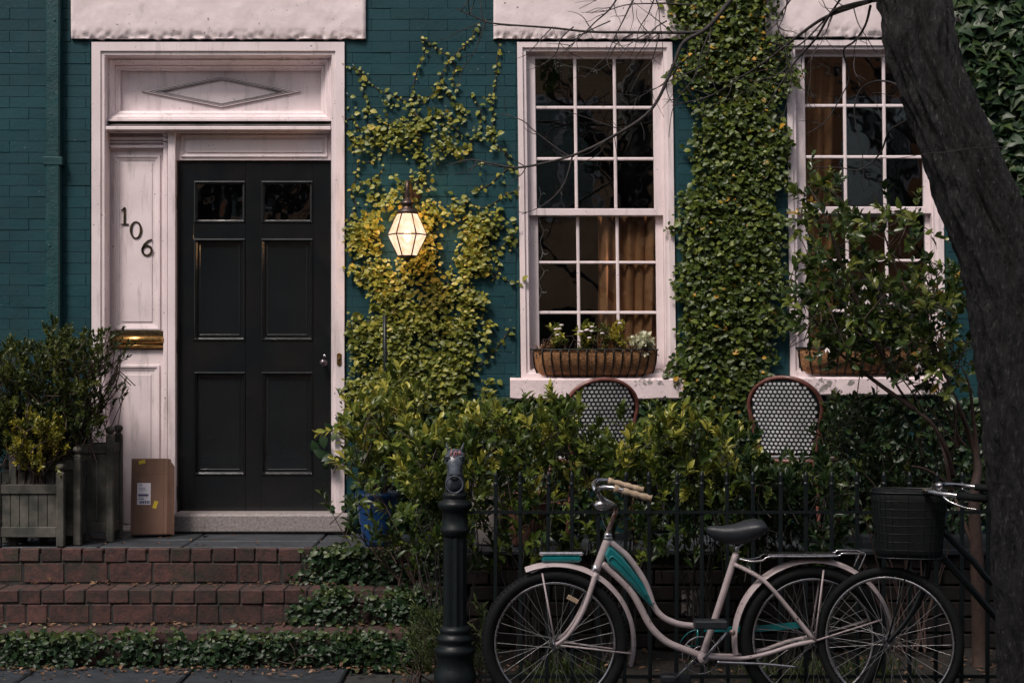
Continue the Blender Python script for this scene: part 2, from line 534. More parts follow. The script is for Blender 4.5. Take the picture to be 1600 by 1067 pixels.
MT['cream'] = pmat('cream_grip', (.55, .42, .30, 1), (.35, .24, .15, 1), rough=.6, vscale=40)
MT['bikeblack'] = pmat('black_bicycle_enamel', (.005, .008, .0095, 1), (.007, .010, .011, 1), rough=.35, spec=.35)
MT['rattan'] = pmat('reddish_rattan', (.20, .075, .06, 1), (.11, .04, .034, 1), rough=.4, vscale=40, coat=.2)
MT['weave'] = pmat('dark_teal_weave', (.012, .022, .028, 1), rough=.5)
MT['weavedot'] = pmat('white_weave', (.88, .86, .90, 1), rough=.5)
MT['bark'] = pmat('dark_bark', (.030, .0275, .029, 1), (.009, .010, .011, 1), rough=.85, spec=.4, vscale=26, bump=1, bscale=1.0, bdist=.04, bvec=(60, 60, 14),
                  stain=(.25, .23, .23, 1), stain_s=(80, 80, 26), stain_lo=.56, stain_hi=.74, stain_amt=.6)
MT['twig'] = pmat('bare_twig', (.038, .030, .030, 1), (.018, .015, .015, 1), rough=.8, vscale=40)
MT['stem'] = pmat('brown_stem', (.070, .040, .031, 1), (.036, .022, .018, 1), rough=.8, vscale=30)
MT['bluepot'] = pmat('blue_glaze', (.012, .085, .27, 1), (.008, .05, .17, 1), rough=.22, vscale=6, coat=.4)
MT['terracotta'] = pmat('terracotta', (.17, .068, .045, 1), (.09, .04, .03, 1), rough=.8, vscale=14)
MT['palepot'] = pmat('pale_concrete_pot', (.26, .23, .22, 1), (.15, .135, .13, 1), rough=.85, vscale=10)
MT['petal'] = pmat('white_petal', (.78, .68, .68, 1), rough=.5)
MT['litter'] = leaf_mat('fallen_leaf', [(0, (.05, .026, .016, 1)), (.55, (.12, .06, .032, 1)), (.9, (.22, .125, .07, 1)), (1, (.40, .26, .18, 1))], rough=.7, trans=.1)
MT['ivy_gold'] = leaf_mat('creeping_fig_leaf', [(0, (.040, .066, .012, 1)), (.4, (.15, .175, .024, 1)), (.8, (.34, .33, .055, 1)), (1, (.50, .38, .06, 1))])
MT['ivy_green'] = leaf_mat('wall_ivy_leaf', [(0, (.016, .034, .008, 1)), (.5, (.070, .105, .015, 1)), (.9, (.20, .23, .034, 1)), (.97, (.42, .24, .03, 1)), (1, (.55, .30, .04, 1))])
MT['ivy_dark'] = leaf_mat('dark_ivy_leaf', [(0, (.010, .028, .012, 1)), (.6, (.024, .055, .020, 1)), (1, (.07, .10, .025, 1))])
MT['hedge'] = leaf_mat('hedge_leaf', [(0, (.020, .042, .010, 1)), (.5, (.070, .105, .018, 1)), (.85, (.17, .20, .032, 1)), (1, (.40, .37, .07, 1))], rough=.35)
MT['hedge_dark'] = leaf_mat('dark_hedge_leaf', [(0, (.012, .030, .010, 1)), (.7, (.035, .060, .016, 1)), (1, (.13, .16, .03, 1))], rough=.35)
MT['camellia'] = leaf_mat('camellia_leaf', [(0, (.016, .036, .010, 1)), (.6, (.058, .092, .017, 1)), (.95, (.19, .21, .04, 1)), (1, (.35, .2, .04, 1))], rough=.28, spec=.5)
MT['boxleaf'] = leaf_mat('box_leaf', [(0, (.018, .032, .009, 1)), (.6, (.052, .072, .015, 1)), (1, (.13, .14, .026, 1))], rough=.4)
MT['goldleaf'] = leaf_mat('golden_box_leaf', [(0, (.07, .075, .012, 1)), (.5, (.16, .165, .022, 1)), (1, (.40, .33, .04, 1))], rough=.4)
MT['paleleaf'] = leaf_mat('silver_leaf', [(0, (.38, .42, .26, 1)), (1, (.62, .62, .46, 1))], rough=.7)
MT['grassleaf'] = leaf_mat('grass_blade', [(0, (.03, .055, .016, 1)), (1, (.11, .14, .045, 1))], rough=.5)
MT['knob'] = pmat('dark_pewter_knob', (.16, .13, .14, 1), (.08, .07, .075, 1), rough=.3, metal=.9, vscale=30)
# ------------------------------------------------------------------ foliage helpers
def leaf_template(kind):
    if kind == 'ovate':      # along, across, up
        v = [(0,0,0), (.30,-.47,.10), (.68,-.36,.07), (1,0,-.10), (.68,.36,.07), (.30,.47,.10), (.30,0,0), (.68,0,-.01)]
    elif kind == 'lance':
        v = [(0,0,0), (.40,-.44,.08), (.72,-.40,.05), (1,0,-.12), (.72,.40,.05), (.40,.44,.08), (.40,0,0), (.72,0,-.02)]
    else:                    # lobed ivy
        v = [(0,0,0), (.12,-.55,.05), (.45,-.30,.06), (1,0,-.12), (.45,.30,.06), (.12,.55,.05), (.2,0,0), (.5,0,-.01)]
    f = [(0,6,1), (6,7,2), (6,2,1), (7,3,2), (0,5,6), (6,5,4), (6,4,7), (7,4,3)]
    return np.array(v, float), np.array(f, int)

_lt = {}
def leaf_obj_mesh(kind, mat, b):
    key = (kind, mat.name, b)
    if key not in _lt:
        v, f = leaf_template(kind)
        me = bpy.data.meshes.new('leaf')
        me.from_pydata([tuple(p) for p in v], [], [tuple(t) for t in f])
        me.materials.append(mat)
        a = me.attributes.new('tint', 'FLOAT', 'POINT')
        a.data.foreach_set('value', [(b + .5) / 8] * len(v))
        me.polygons.foreach_set('use_smooth', [True] * len(f))
        _lt[key] = me
    return _lt[key]

def unit(a):
    return a / np.maximum(np.linalg.norm(a, axis=-1, keepdims=True), 1e-9)

def leaves(name, parent, mat, pos, axis, nrm, L, W, tint, kind='ovate', n_obj=0, pick=None):
    pos = np.asarray(pos, float); n = len(pos)
    axis = unit(np.asarray(axis, float))
    nrm = np.asarray(nrm, float)
    nrm = unit(nrm - axis * np.sum(nrm * axis, 1, keepdims=True))
    side = np.cross(nrm, axis)
    L = np.broadcast_to(L, n).astype(float); W = np.broadcast_to(W, n).astype(float); tint = np.clip(np.broadcast_to(tint, n), 0, 1)
    off = np.array(wpos(parent)) if parent is not None else np.zeros(3)
    p = pos - off
    sel = np.zeros(n, bool)
    if n_obj:
        score = pos[:, 1] - 2.0 * L if pick is None else pick
        sel[np.argsort(score)[:n_obj]] = True
        for i in np.nonzero(sel)[0]:
            o = bpy.data.objects.new('leaf', leaf_obj_mesh(kind, mat, int(min(7, tint[i] * 8))))
            COL.objects.link(o)
            o.parent = parent
            a, s_, k = axis[i] * L[i], side[i] * W[i], nrm[i] * L[i]
            o.matrix_local = Matrix(((a[0], s_[0], k[0], p[i][0]), (a[1], s_[1], k[1], p[i][1]), (a[2], s_[2], k[2], p[i][2]), (0, 0, 0, 1)))
    kk = ~sel
    tv, tf = leaf_template(kind)
    m = int(kk.sum())
    if m == 0: return None
    V = (p[kk][:, None, :] + tv[None, :, 0:1] * (axis[kk] * L[kk][:, None])[:, None, :]
         + tv[None, :, 1:2] * (side[kk] * W[kk][:, None])[:, None, :] + tv[None, :, 2:3] * (nrm[kk] * L[kk][:, None])[:, None, :]).reshape(-1, 3)
    F = (tf[None] + (np.arange(m) * len(tv))[:, None, None]).reshape(-1, 3)
    me = bpy.data.meshes.new(name)
    me.vertices.add(len(V)); me.vertices.foreach_set('co', V.ravel())
    me.loops.add(F.size); me.loops.foreach_set('vertex_index', F.ravel().astype(np.int32))
    me.polygons.add(len(F))
    me.polygons.foreach_set('loop_start', (np.arange(len(F)) * 3).astype(np.int32))
    me.polygons.foreach_set('use_smooth', np.ones(len(F), bool))
    me.update(calc_edges=True)
    a = me.attributes.new('tint', 'FLOAT', 'POINT')
    a.data.foreach_set('value', np.repeat(tint[kk], len(tv)))
    me.materials.append(mat)
    o = link_mesh(name, me, parent)
    o['kind'] = 'stuff'
    return o

def in_poly(x, y, poly):
    c = False
    n = len(poly)
    for i in range(n):
        x0, y0 = poly[i]; x1, y1 = poly[(i + 1) % n]
        if (y0 > y) != (y1 > y) and x < (x1 - x0) * (y - y0) / (y1 - y0) + x0: c = not c
    return c

def wall_climber(root, mat, Y, dens, bbox, n_tend, leaf_px, step=9, thick=.05, tint_fn=None, explicit=(), kind='ovate', n_obj=0, steps=(8, 22),
                 stem_mat=None, stem_p=.35, hang=.35, spread=.6):
    """leaves along creeping tendrils on a vertical plane; measured in the photograph's pixels at depth Y"""
    pos, ax, nm, LL, tt = [], [], [], [], []
    stems = MB()
    paths = []
    for k in range(n_tend):
        for _ in range(60):
            x = random.uniform(bbox[0], bbox[1]); y = random.uniform(bbox[2], bbox[3])
            if random.random() < dens(x, y): break
        else: continue
        a = random.gauss(-math.pi / 2, .8)
        pts = [(x, y)]
        for s in range(random.randint(*steps)):
            a += random.gauss(0, .28)
            x += math.cos(a) * step; y += math.sin(a) * step
            if random.random() > dens(x, y) + .15: break
            pts.append((x, y))
        paths.append((pts, False))
    for e in explicit:
        pp = smooth_path(e, 6)
        q = [pp[0]]
        for c in pp[1:]:
            if math.hypot(c[0] - q[-1][0], c[1] - q[-1][1]) >= step * .62: q.append(c)
        paths.append((q, True))
    for pts, ex in paths:
        base = random.uniform(.004, thick * .4) if not ex else .006
        st = []
        for i, (x, y) in enumerate(pts):
            d = dens(x, y)
            yy = Y - (base + random.uniform(0, thick) * (d if not ex else .25))
            w = P(x, y, Y)
            if i: dx, dy = x - pts[i-1][0], -(y - pts[i-1][1])
            else: dx, dy = 0, 1
            st.append((w.x, Y - .004, w.z))
            s = 1 if (i % 2) else -1
            l = math.hypot(dx, dy) or 1
            dx, dz = dx / l, dy / l
            for rep in range(1 if ex else random.choice((1, 1, 2))):
                sx, sz = -dz * s, dx * s
                aa = (sx * random.uniform(.5, 1.2) + dx * .5 + random.gauss(0, spread * .5), -random.uniform(.05, .5), sz * random.uniform(.3, 1) + dz * .4 - hang + random.gauss(0, spread * .4))
                pos.append((w.x + random.gauss(0, .006), yy - rep * .01, w.z + random.gauss(0, .006)))
                ax.append(aa)
                nm.append((random.gauss(0, .45), -1, random.gauss(.5, .4)))
                LL.append(M_(leaf_px, Y) * min(1.7, max(.42, random.lognormvariate(-.08, .30))))
                tt.append(tint_fn(x, y) if tint_fn else random.random())
        if len(st) > 2 and (ex or random.random() < stem_p):
            stems.tube(st, .0022, 4, cap=False)
    LL = np.array(LL)
    if stems.v: stems.build('tendrils', stem_mat or MT['stem'], root)['kind'] = 'stuff'
    return leaves('foliage', root, mat, pos, ax, nm, LL, LL * random.uniform(.72, .8), np.array(tt), kind, n_obj)

def shoot_leaves(shoots, leaf_len, ratio, per=(8, 13), cup=.8, tint=(.2, .9), jitter=.3, tip_bias=True, up=.5):
    """leaves along short shoots: shoots = [(p, dir, length)]"""
    pos, ax, nm, LL, tt = [], [], [], [], []
    for (p, d, l) in shoots:
        p = np.array(p); d = np.array(d) / np.linalg.norm(d)
        o = np.cross(d, [0.3, .2, 1.0]); o /= max(1e-6, np.linalg.norm(o)); q = np.cross(d, o)
        n = random.randint(*per)
        t0 = random.uniform(*tint)
        a = random.uniform(0, 6.28)
        for i in range(n):
            t = (i + 1) / n
            if tip_bias: t = t ** .6
            a += 2.4
            r = math.cos(a) * o + math.sin(a) * q
            k = cup * (1.15 - .7 * t)
            dirn = d * (1 - .35 * k) + r * k * 1.1 + np.random.default_rng(random.randint(0, 1 << 30)).normal(0, 1, 3) * jitter * .5
            pos.append(p + d * l * t); ax.append(dirn)
            nm.append(d * 1.0 + np.array([0, -.1, up]) - r * .2)
            LL.append(leaf_len * random.uniform(.42, 1.22) * (.75 + .25 * (1 - t) if t > .9 else 1))
            tt.append(min(1, max(0, t0 + random.gauss(0, .12) + (.12 if t > .8 else 0))))
    return pos, ax, nm, np.array(LL), np.array(LL) * ratio, np.array(tt)

def blob_noise(x, y, s=.02, o=0.0):
    return mnoise.noise(Vector((x * s + o, y * s - o, o)))

# ------------------------------------------------------------------ setting
LAND = 0.537                     # level of the landing and terrace
def struct(mb, name, mat, label=None):
    return mb.build(name, mat, None, kind='structure', label=label)

m = MB(); m.box(-300, 300, -300, 300, -.6, -.30)
struct(m, 'ground', MT['soil'])
m = MB(); m.box(-120, 120, -13.0, -4.2, -.30, -.11)
struct(m, 'road', MT['asphalt'])
side = struct(MB().box(-60, 60, -4.2, -1.222, -.299, -.03), 'sidewalk', MT['mortar'])
far_side = struct(MB().box(-60, 60, -16.0, -13.0, -.299, .03), 'far_pavement', MT['granite'])
# slabs of the near pavement
x = -5.2
for row, (ya, yb) in enumerate(((-2.05, -1.245), (-2.95, -2.07), (-4.1, -2.97))):
    x = -5.2 + row * .31
    while x < 5.2:
        w = random.uniform(.75, 1.15)
        if not (row == 0 and x + w > X_(690, -1.4)) and not (row == 1 and x + w > 1.75):
            b = MB().box(x + .008, x + w - .008, ya, yb, -.03, random.uniform(-.004, .004), .008)
            b.build('slab', MT['slate'], side)
        x += w
# the planting bed right of the steps
m = MB()
gx, gy = np.linspace(X_(700, -1.4), 6.0, 70), np.linspace(-2.16, -.86, 24)
vs = [(x, y, .035 * mnoise.noise(Vector((x * 3, y * 3, 0))) + .012) for x in gx for y in gy]
fs = [(i*24 + j, (i+1)*24 + j, (i+1)*24 + j + 1, i*24 + j + 1) for i in range(69) for j in range(23)]
m.add(vs, fs, True)
m.box(1.6, 6.0, -3.35, -2.162, -.03, .035, .03)
struct(m, 'garden_bed', MT['soil'])

# terrace body and slate top
terr = struct(MB().box(-6, 6, -.790, .30, -.2, LAND - .03), 'terrace', MT['mortar'])
x = -4.2
while x < 4.6:
    w = random.uniform(.42, .75)
    cut = random.uniform(-.48, -.36)
    for ya, yb in ((-.735 if x < X_(660, -.8) else -.86, cut - .004), (cut + .004, .06)):
        MB().box(x + .004, x + w - .004, ya, yb, LAND - .03, LAND + random.uniform(-.003, .004), .006).build('slab', MT['slate'], terr)
    x += w
# retaining wall bricks of the terrace behind the fence
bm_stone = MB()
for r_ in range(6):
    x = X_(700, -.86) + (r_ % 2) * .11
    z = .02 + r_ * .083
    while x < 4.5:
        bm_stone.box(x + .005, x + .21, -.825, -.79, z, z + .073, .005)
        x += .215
o = bm_stone.build('brickwork', MT['brick_shaded'], terr); o['kind'] = 'stuff'

# brick steps
STEPX1 = X_(694, -1.1)
LEV = [LAND, .352, .172]
FY = [-.80, -1.02, -1.24]
m = MB()
m.box(-6, STEPX1, -1.010, -.7905, -.2, LEV[1] - .006)
m.box(-6, STEPX1, -1.230, -1.0105, -.2, LEV[2] - .006)
steps = struct(m, 'steps', MT['mortar'])
def step_bricks(z_top, z_bot, yf, yb, seed):
    rr = random.Random(seed)
    hz = z_top - .070
    x = -3.75 + rr.uniform(0, .1)
    while x < STEPX1 - .05:
        w = rr.uniform(.098, .112)
        b = MB().box(0, w, rr.uniform(-.002, .003), yb - yf, hz - z_top + rr.uniform(-.003, .003), rr.uniform(-.003, .001), rr.uniform(.003, .006))
        for i, v in enumerate(b.v): b.v[i] = (v[0] + rr.uniform(-.0015, .0015), v[1] + rr.uniform(-.001, .002), v[2] + rr.uniform(-.0018, .001))
        o = b.build('brick', MT['brick'], steps); o.location = (x, yf, z_top); x += w + rr.uniform(.006, .012)
    x = -3.85 + rr.uniform(0, .1)
    while x < STEPX1 - .12:
        w = rr.choice((.205, .212, .218, .1))
        b = MB().box(0, w, rr.uniform(-.004, .001), .09, z_bot + .006 - hz, -.008, rr.uniform(.003, .006))
        for i, v in enumerate(b.v): b.v[i] = (v[0] + rr.uniform(-.002, .002), v[1] + rr.uniform(-.001, .002), v[2] + rr.uniform(-.002, .002))
        o = b.build('brick', MT['brick'], steps); o.location = (x, yf + .006, hz); x += w + rr.uniform(.008, .015)
step_bricks(LEV[0], LEV[1], FY[0], -.742, 1)
step_bricks(LEV[1], LEV[2], FY[1], -.802, 2)
step_bricks(LEV[2], 0.0, FY[2], -1.022, 3)

# ------------------------------------------------------------------ the house
house = thing('house', (0, 0, LAND), 'teal painted brick house with white door surround and tall sash windows', 'house')
WIN = [dict(dx=0, dy=0), dict(dx=421, dy=-3)]
DOORO = (X_(146), X_(535), LAND - .1, Z_(62))
WINO = [(X_(812 + w['dx']), X_(1052 + w['dx']), Z_(600 + w['dy']), Z_(62 + w['dy'])) for w in WIN]
# masonry with the three openings left free
m = MB()
ops = [DOORO] + WINO
xs = [-7.0] + [v for o_ in ops for v in o_[:2]] + [7.0]
ZT = 8.0
for i in range(0, len(xs), 2): m.box(xs[i], xs[i+1], .0045, .34, -.2, ZT)
for o_ in ops:
    m.box(o_[0], o_[1], .0045, .34, o_[3], ZT)
    if o_[2] > LAND: m.box(o_[0], o_[1], .0045, .34, -.2, o_[2])
wall = m.build('wall', MT['tealmortar'], house)
# bricks
LINT = [(110, 571, -30, 60), (771, 1093, -30, 60), (1196, 1512, -34, 57)]
SILL = [(797, 1068, 591, 625), (1222, 1482, 589, 619)]
holes = [(X_(141), X_(540), LAND - 1, Z_(60))] + [(X_(806 + w['dx']), X_(1060 + w['dx']), Z_(600 + w['dy']), Z_(60 + w['dy'])) for w in WIN]
holes += [(X_(a), X_(b), Z_(d), Z_(c)) for a, b, c, d in LINT + SILL]
course, blen, gap = 17.3 / 274.07, 59.5 / 274.07, .0020
full = None
bricks = []
z = LAND + .02 - course * 8
r_ = 0
rb = random.Random(11)
while z < 4.6:
    x = -4.6 + (r_ % 2) * blen / 2
    while x < 4.6:
        spans = [(x + .0003, x + blen - .0003)]
        for h in holes:
            if z + course > h[2] + .006 and z < h[3] - .006:
                ns = []
                for a, b in spans:
                    if b <= h[0] or a >= h[1]: ns.append((a, b))
                    else:
                        if a < h[0]: ns.append((a, h[0]))
                        if b > h[1]: ns.append((h[1], b))
                spans = ns
        for a, b in spans:
            if b - a > .012: bricks.append((a, b, z + gap / 2, z + course - gap / 2))
        x += blen
    z += course; r_ += 1
def bare(b):
    px, py = 800 + (b[0] + b[1]) / 2 * 274.07, 560 - ((b[2] + b[3]) / 2 - CAMZ) * 274.07
    if not (-30 < px < 1600 and -5 < py < 640): return 9e9
    if px < 145 and py < 590: return py * .001
    if 538 < px < 812: return 1 + py * .01 + (4 if 545 < px < 790 and py > 400 else 0)
    if 1052 < px < 1230: return 8 + py * .001
    return 20
order = sorted(range(len(bricks)), key=lambda i: bare(bricks[i]))
solo = set(order[:298])
rest = MB()
proto = None
for i, (a, b, z0, z1) in enumerate(bricks):
    if i in solo:
        if proto is None: proto = {}
        w = round(b - a, 3)
        if w not in proto:
            t = MB().box(0, w, 0, .012, 0, z1 - z0, .0011)
            me = bpy.data.meshes.new('brick'); me.from_pydata(t.v, [], t.f); me.materials.append(MT['teal'])
            proto[w] = me
        o = link_mesh('brick', proto[w], wall, (a, rb.uniform(-.0025, .001), z0 - LAND))
        o.rotation_euler = (rb.gauss(0, .006), rb.gauss(0, .002), rb.gauss(0, .004))
    else:
        dy = rb.uniform(-.002, .001)
        rest.box(a, b, dy, .012, z0, z1, .0011)
o = rest.build('brickwork', MT['teal'], wall); o['kind'] = 'stuff'

# lintels of rough painted stone
def lintel(px0, px1, py0, py1, seed, yf=-.03):
    x0, x1, z0, z1 = X_(px0, yf), X_(px1, yf), Z_(py1, yf), Z_(py0, yf)
    nx, nz = 170, 26
    vs, fs = [], []
    for i in range(nx + 1):
        for j in range(nz + 1):
            x = x0 + (x1 - x0) * i / nx; t = j / nz
            z = z0 + (z1 - z0) * t
            nn = mnoise.fractal(Vector((x * 7 + seed, z * 7, seed)), .9, 2.1, 5)
            y = yf + nn * .0032
            edge = max(0, 1 - t / .16)
            cn = mnoise.noise(Vector((x * 30 + seed, z * 34, 1))) + .5 * mnoise.noise(Vector((x * 70 + seed, z * 70, 4)))
            chip = (max(0, min(1, (cn + .05) * 4)) * .8) * min(1, edge * 1.6)
            y += chip * .011 + edge * edge * .006
            if j == 0: z += mnoise.noise(Vector((x * 25 + seed, 0, 3))) * .006
            if i in (0, nx): y += .010
            vs.append((x, y, z))
    for i in range(nx):
        for j in range(nz):
            a = i * (nz + 1) + j
            fs.append((a, a + nz + 1, a + nz + 2, a + 1))
    mb = MB(); mb.add(vs, fs, True)
    n0 = nz + 1
    back = .03
    for (idx) in ([i * n0 for i in range(nx + 1)], [i * n0 + nz for i in range(nx + 1)], list(range(n0)), [nx * n0 + j for j in range(n0)]):
        ring = [vs[k] for k in idx]
        q = ring + [(p[0], back, p[2]) for p in ring]
        n = len(ring)
        mb.add(q, [(k, k + 1, n + k + 1, n + k) for k in range(n - 1)])
    return mb.build('lintel', MT['stone_white'], house)
for k, l in enumerate(LINT): lintel(*l, seed=k * 7.3)

# ---- door surround
T = MT['trim']
m = MB()
m.pframe(143, 538, 66, 1060, -.02, [(0, .03), (0, -.02), (.050, -.02), (.054, -.010), (.071, -.010), (.078, .010), (.078, .14)])
sur = m.build('door_surround', T, house)
MB().pbox(158, 526, 62, 250, .13, .17).build('back_board', T, sur)
# transom panel with a stack of mouldings
m = MB()
m.pframe(163.5, 517.5, 87, 189, .02, [(0, .13), (0, .028), (.010, .028), (.014, .042), (.024, .042), (.034, .062), (.042, .070), (.044, .085), (.052, .085), (.058, .098), (.068, .102), (.070, .128)])
m.build('moulding', T, sur)
cx, cz = X_(346.5, .13), Z_(144, .13)
hw, hh = M_(123, .13), M_(24.5, .13)
dm = [(cx - hw, cz), (cx, cz - hh), (cx + hw, cz), (cx, cz + hh)]
MB().frame(dm, [(0, .131), (.0006, .119), (.0055, .118), (.0065, .129), (.0082, .129), (.0090, .120), (.0130, .119), (.0140, .129), (.0155, .129), (.0162, .122), (.0195, .121), (.0210, .131)]).build('diamond_moulding', T, sur)
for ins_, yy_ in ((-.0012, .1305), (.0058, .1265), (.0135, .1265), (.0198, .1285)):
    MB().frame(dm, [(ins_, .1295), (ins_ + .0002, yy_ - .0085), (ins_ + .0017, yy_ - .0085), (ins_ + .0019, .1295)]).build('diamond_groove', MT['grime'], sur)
m = MB()
x0, x1 = X_(165, .0), X_(516, .0)
zt, zb = Z_(188, .1), Z_(197, .01)
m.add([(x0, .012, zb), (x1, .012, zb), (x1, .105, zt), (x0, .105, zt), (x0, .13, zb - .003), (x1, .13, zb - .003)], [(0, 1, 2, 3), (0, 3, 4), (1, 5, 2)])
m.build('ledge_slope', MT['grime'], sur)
m = MB()
m.pbox(164, 517, 197.5, 203.5, -.002, .13, .004)
m.pbox(166, 515, 204, 207, .03, .13, .002)
m.build('ledge', T, sur)
# header panel above the door
m = MB()
m.pbox(274.2, 517.5, 206.5, 251, .085, .13, .003)
m.pframe(283, 512, 211, 246, .085, [(0, .0845), (.003, .076), (.012, .078), (.018, .0835), (.022, .0845)])
m.pbox(290.5, 504.5, 218.5, 239, .078, .086, .004)
m.build('header_panel', T, sur)
# post between the side panel and the door
m = MB()
m.pbox(262, 274, 206.5, 835, .05, .16, .003)
m.pbox(255, 261.5, 222, 835, .07, .16, .003)
m.pbox(254, 262, 207, 214, .055, .16, .003)
m.pbox(254.5, 261.8, 215, 221, .06, .16, .003)
m.build('post', T, sur)
# side panel
m = MB()
m.pbox(160, 256, 206.5, 850, .105, .16)
m.build('side_board', T, sur)
m = MB()
m.pbox(165, 255, 214, 219, .075, .106, .003)
m.pbox(165, 255, 220.5, 223.5, .085, .106, .002)
m.pbox(165, 255, 227, 231.5, .070, .106, .003)
m.pbox(167, 253, 232.5, 235, .09, .106, .002)
m.build('cornice', T, sur)
rec = [(0, .1055), (.003, .093), (.014, .093), (.018, .099), (.030, .101), (.034, .1055)]
MB().pframe(178, 251, 242, 516, .1, rec).build('panel_moulding', T, sur)
MB().pbox(191, 238, 255, 503, .1005, .106, .003).build('panel_field', T, sur)
MB().pframe(179, 250, 570, 830, .1, rec).build('panel_moulding', T, sur)
MB().pbox(193, 236, 585, 818, .1005, .106, .003).build('panel_field', T, sur)
# mail slot
m = MB(); m.pbox(170, 257, 517, 546, .094, .106, .003)
slot = m.build('mail_slot', MT['darkbrass'], sur)
m = MB()
zc, zc2 = Z_(531, .08), Z_(540.5, .08)
m.tube([(X_(172, .08), .088, zc), (X_(256, .08), .088, zc)], M_(6.5), 12)
m.tube([(X_(171, .08), .090, zc2), (X_(256.5, .08), .090, zc2)], M_(3.2), 10)
m.build('flap', MT['brass'], slot)
# house number 106
def stroke(pts, w, y0, y1, mb):
    pts = [Vector(p) for p in pts]
    L_, R_ = [], []
    for i, p in enumerate(pts):
        t = (pts[min(i + 1, len(pts) - 1)] - pts[max(i - 1, 0)]).normalized()
        n_ = Vector((-t.y, t.x)); ww = (w[i] if isinstance(w, list) else w) / 2
        L_.append(p + n_ * ww); R_.append(p - n_ * ww)
    vs = [(q.x, y, q.y) for y in (y0, y1) for q in L_ + R_]
    n = len(pts); fs = []
    for i in range(n - 1):
        fs.append((i, i + 1, n + i + 1, n + i))
        fs.append((2*n + i, 3*n + i, 3*n + i + 1, 2*n + i + 1))
        fs.append((i, 2*n + i, 2*n + i + 1, i + 1)); fs.append((n + i, n + i + 1, 3*n + i + 1, 3*n + i))
    fs.append((0, n, 3*n, 2*n)); fs.append((n - 1, 3*n - 1, 4*n - 1, 2*n - 1)[::-1])
    mb.add(vs, fs)
NY = .094
def pp(px, py): return (X_(px, NY), Z_(py, NY))
d1 = MB()
stroke([pp(194.6, 324.5), pp(194.6, 350)], M_(3.4), NY, NY + .006, d1)
stroke([pp(188.5, 350.6), pp(200.5, 350.6)], M_(1.8), NY, NY + .006, d1)
stroke([pp(188.8, 329), pp(191.5, 327.6), pp(195, 324.3)], [M_(1), M_(2.2), M_(2.4)], NY, NY + .006, d1)
d1.build('digit', MT['darkbrass'], sur, label='brass digit one')
d0 = MB()
ring_o, ring_i = [], []
for k in range(33):
    q = 2 * math.pi * k / 32
    ring_o.append(pp(212.2 + 9.6 * math.cos(q), 359.3 + 13.6 * math.sin(q)))
    ring_i.append(pp(212.2 + 6.0 * math.cos(q), 359.3 + 12.0 * math.sin(q)))
vs = [(a, y, b) for y in (NY, NY + .006) for a, b in ring_o + ring_i]
fs = []
for k in range(32):
    fs += [(k, k + 1, 33 + k + 1, 33 + k), (k, 66 + k, 67 + k, k + 1), (33 + k, 34 + k, 100 + k, 99 + k)]
d0.add(vs, fs)
d0.build('digit', MT['darkbrass'], sur, label='brass digit zero')
d6 = MB()
pts6 = [pp(237.5, 374), pp(231, 376.5), pp(225.5, 382), pp(222.3, 389)]
ws6 = [M_(1.5), M_(2.4), M_(3.2), M_(3.6)]
for k in range(0, 15):
    q = math.pi + 2 * math.pi * k / 14
    pts6.append(pp(229.4 + 7.4 * math.cos(q), 391.3 - 7.6 * math.sin(-q) ))
    ws6.append(M_(2.2 + 1.3 * abs(math.cos(q))))
stroke(pts6, ws6, NY, NY + .006, d6)
d6.build('digit', MT['darkbrass'], sur, label='brass digit six')
# bell plate on the right jamb
m = MB()
bp = [(526.5, 553), (529.8, 551), (533.4, 553), (533.4, 569), (529.8, 571.5), (526.5, 569)]
m.prism([(X_(a, -.02), Z_(b, -.02)) for a, b in bp], -.027, -.0198, .002)
bell = m.build('bell_plate', MT['brass'], sur)
MB().sphere((X_(530, -.03), -.028, Z_(561, -.03)), M_(2.4), 10, 6).build('bell_button', MT['darkbrass'], bell)

# ---- the door
D = MT['door']
YD = .10
m = MB()
for a, b in ((275, 303), (383.5, 408), (489, 519)): m.pbox(a, b, 253, 801, YD, YD + .045, .002)
for c, d in ((253, 283), (348, 373), (532, 581), (742, 801)):
    m.pbox(303.2, 383.3, c, d, YD + .0006, YD + .045); m.pbox(408.2, 488.8, c, d, YD + .0006, YD + .045)
door = m.build('door', D, house)
mould = [(0, YD + .03), (0, YD - .004), (.007, YD - .006), (.012, YD + .004), (.017, YD + .012), (.017, YD + .03)]
for c, d in ((283, 348), (373, 532), (581, 742)):
    for a, b in ((303.2, 383.3), (408.2, 488.8)):
        MB().pframe(a, b, c, d, YD, mould).build('panel_moulding', D, door)
        if d < 350:
            MB().pbox(a + 3, b - 3, c + 3, d - 3, YD + .018, YD + .022).build('pane', MT['doorglass'], door)
        else:
            q = MB(); q.pbox(a + 3, b - 3, c + 3, d - 3, YD + .020, YD + .035)
            q.pframe(a + 8, b - 8, c + 8, d - 8, YD + .02, [(0, YD + .021), (.0005, YD + .0165), (.004, YD + .0165), (.006, YD + .0195)])
            q.build('panel', MT['doorpanel'], door)
kc = (X_(505.5, .06), 0, Z_(567, .06))
m = MB(); m.lathe([(.017, -.101), (.019, -.096), (.008, -.093), (.007, -.072), (.014, -.068), (.021, -.058), (.023, -.046), (.018, -.036), (.006, -.032)], 18, (kc[0], 0, kc[2]), axis='y')
m.build('knob', MT['knob'], door)
m = MB(); m.lathe([(.009, -.1005), (.009, -.095), (.004, -.093)], 12, (X_(506.5, .08), 0, Z_(556, .08)), axis='y'); m.build('keyhole', MT['chrome'], door)
for zz in (305, 530, 760):
    MB().pbox(271, 276, zz, zz + 22, .085, .103, .001).build('hinge', MT['darkbrass'], door)
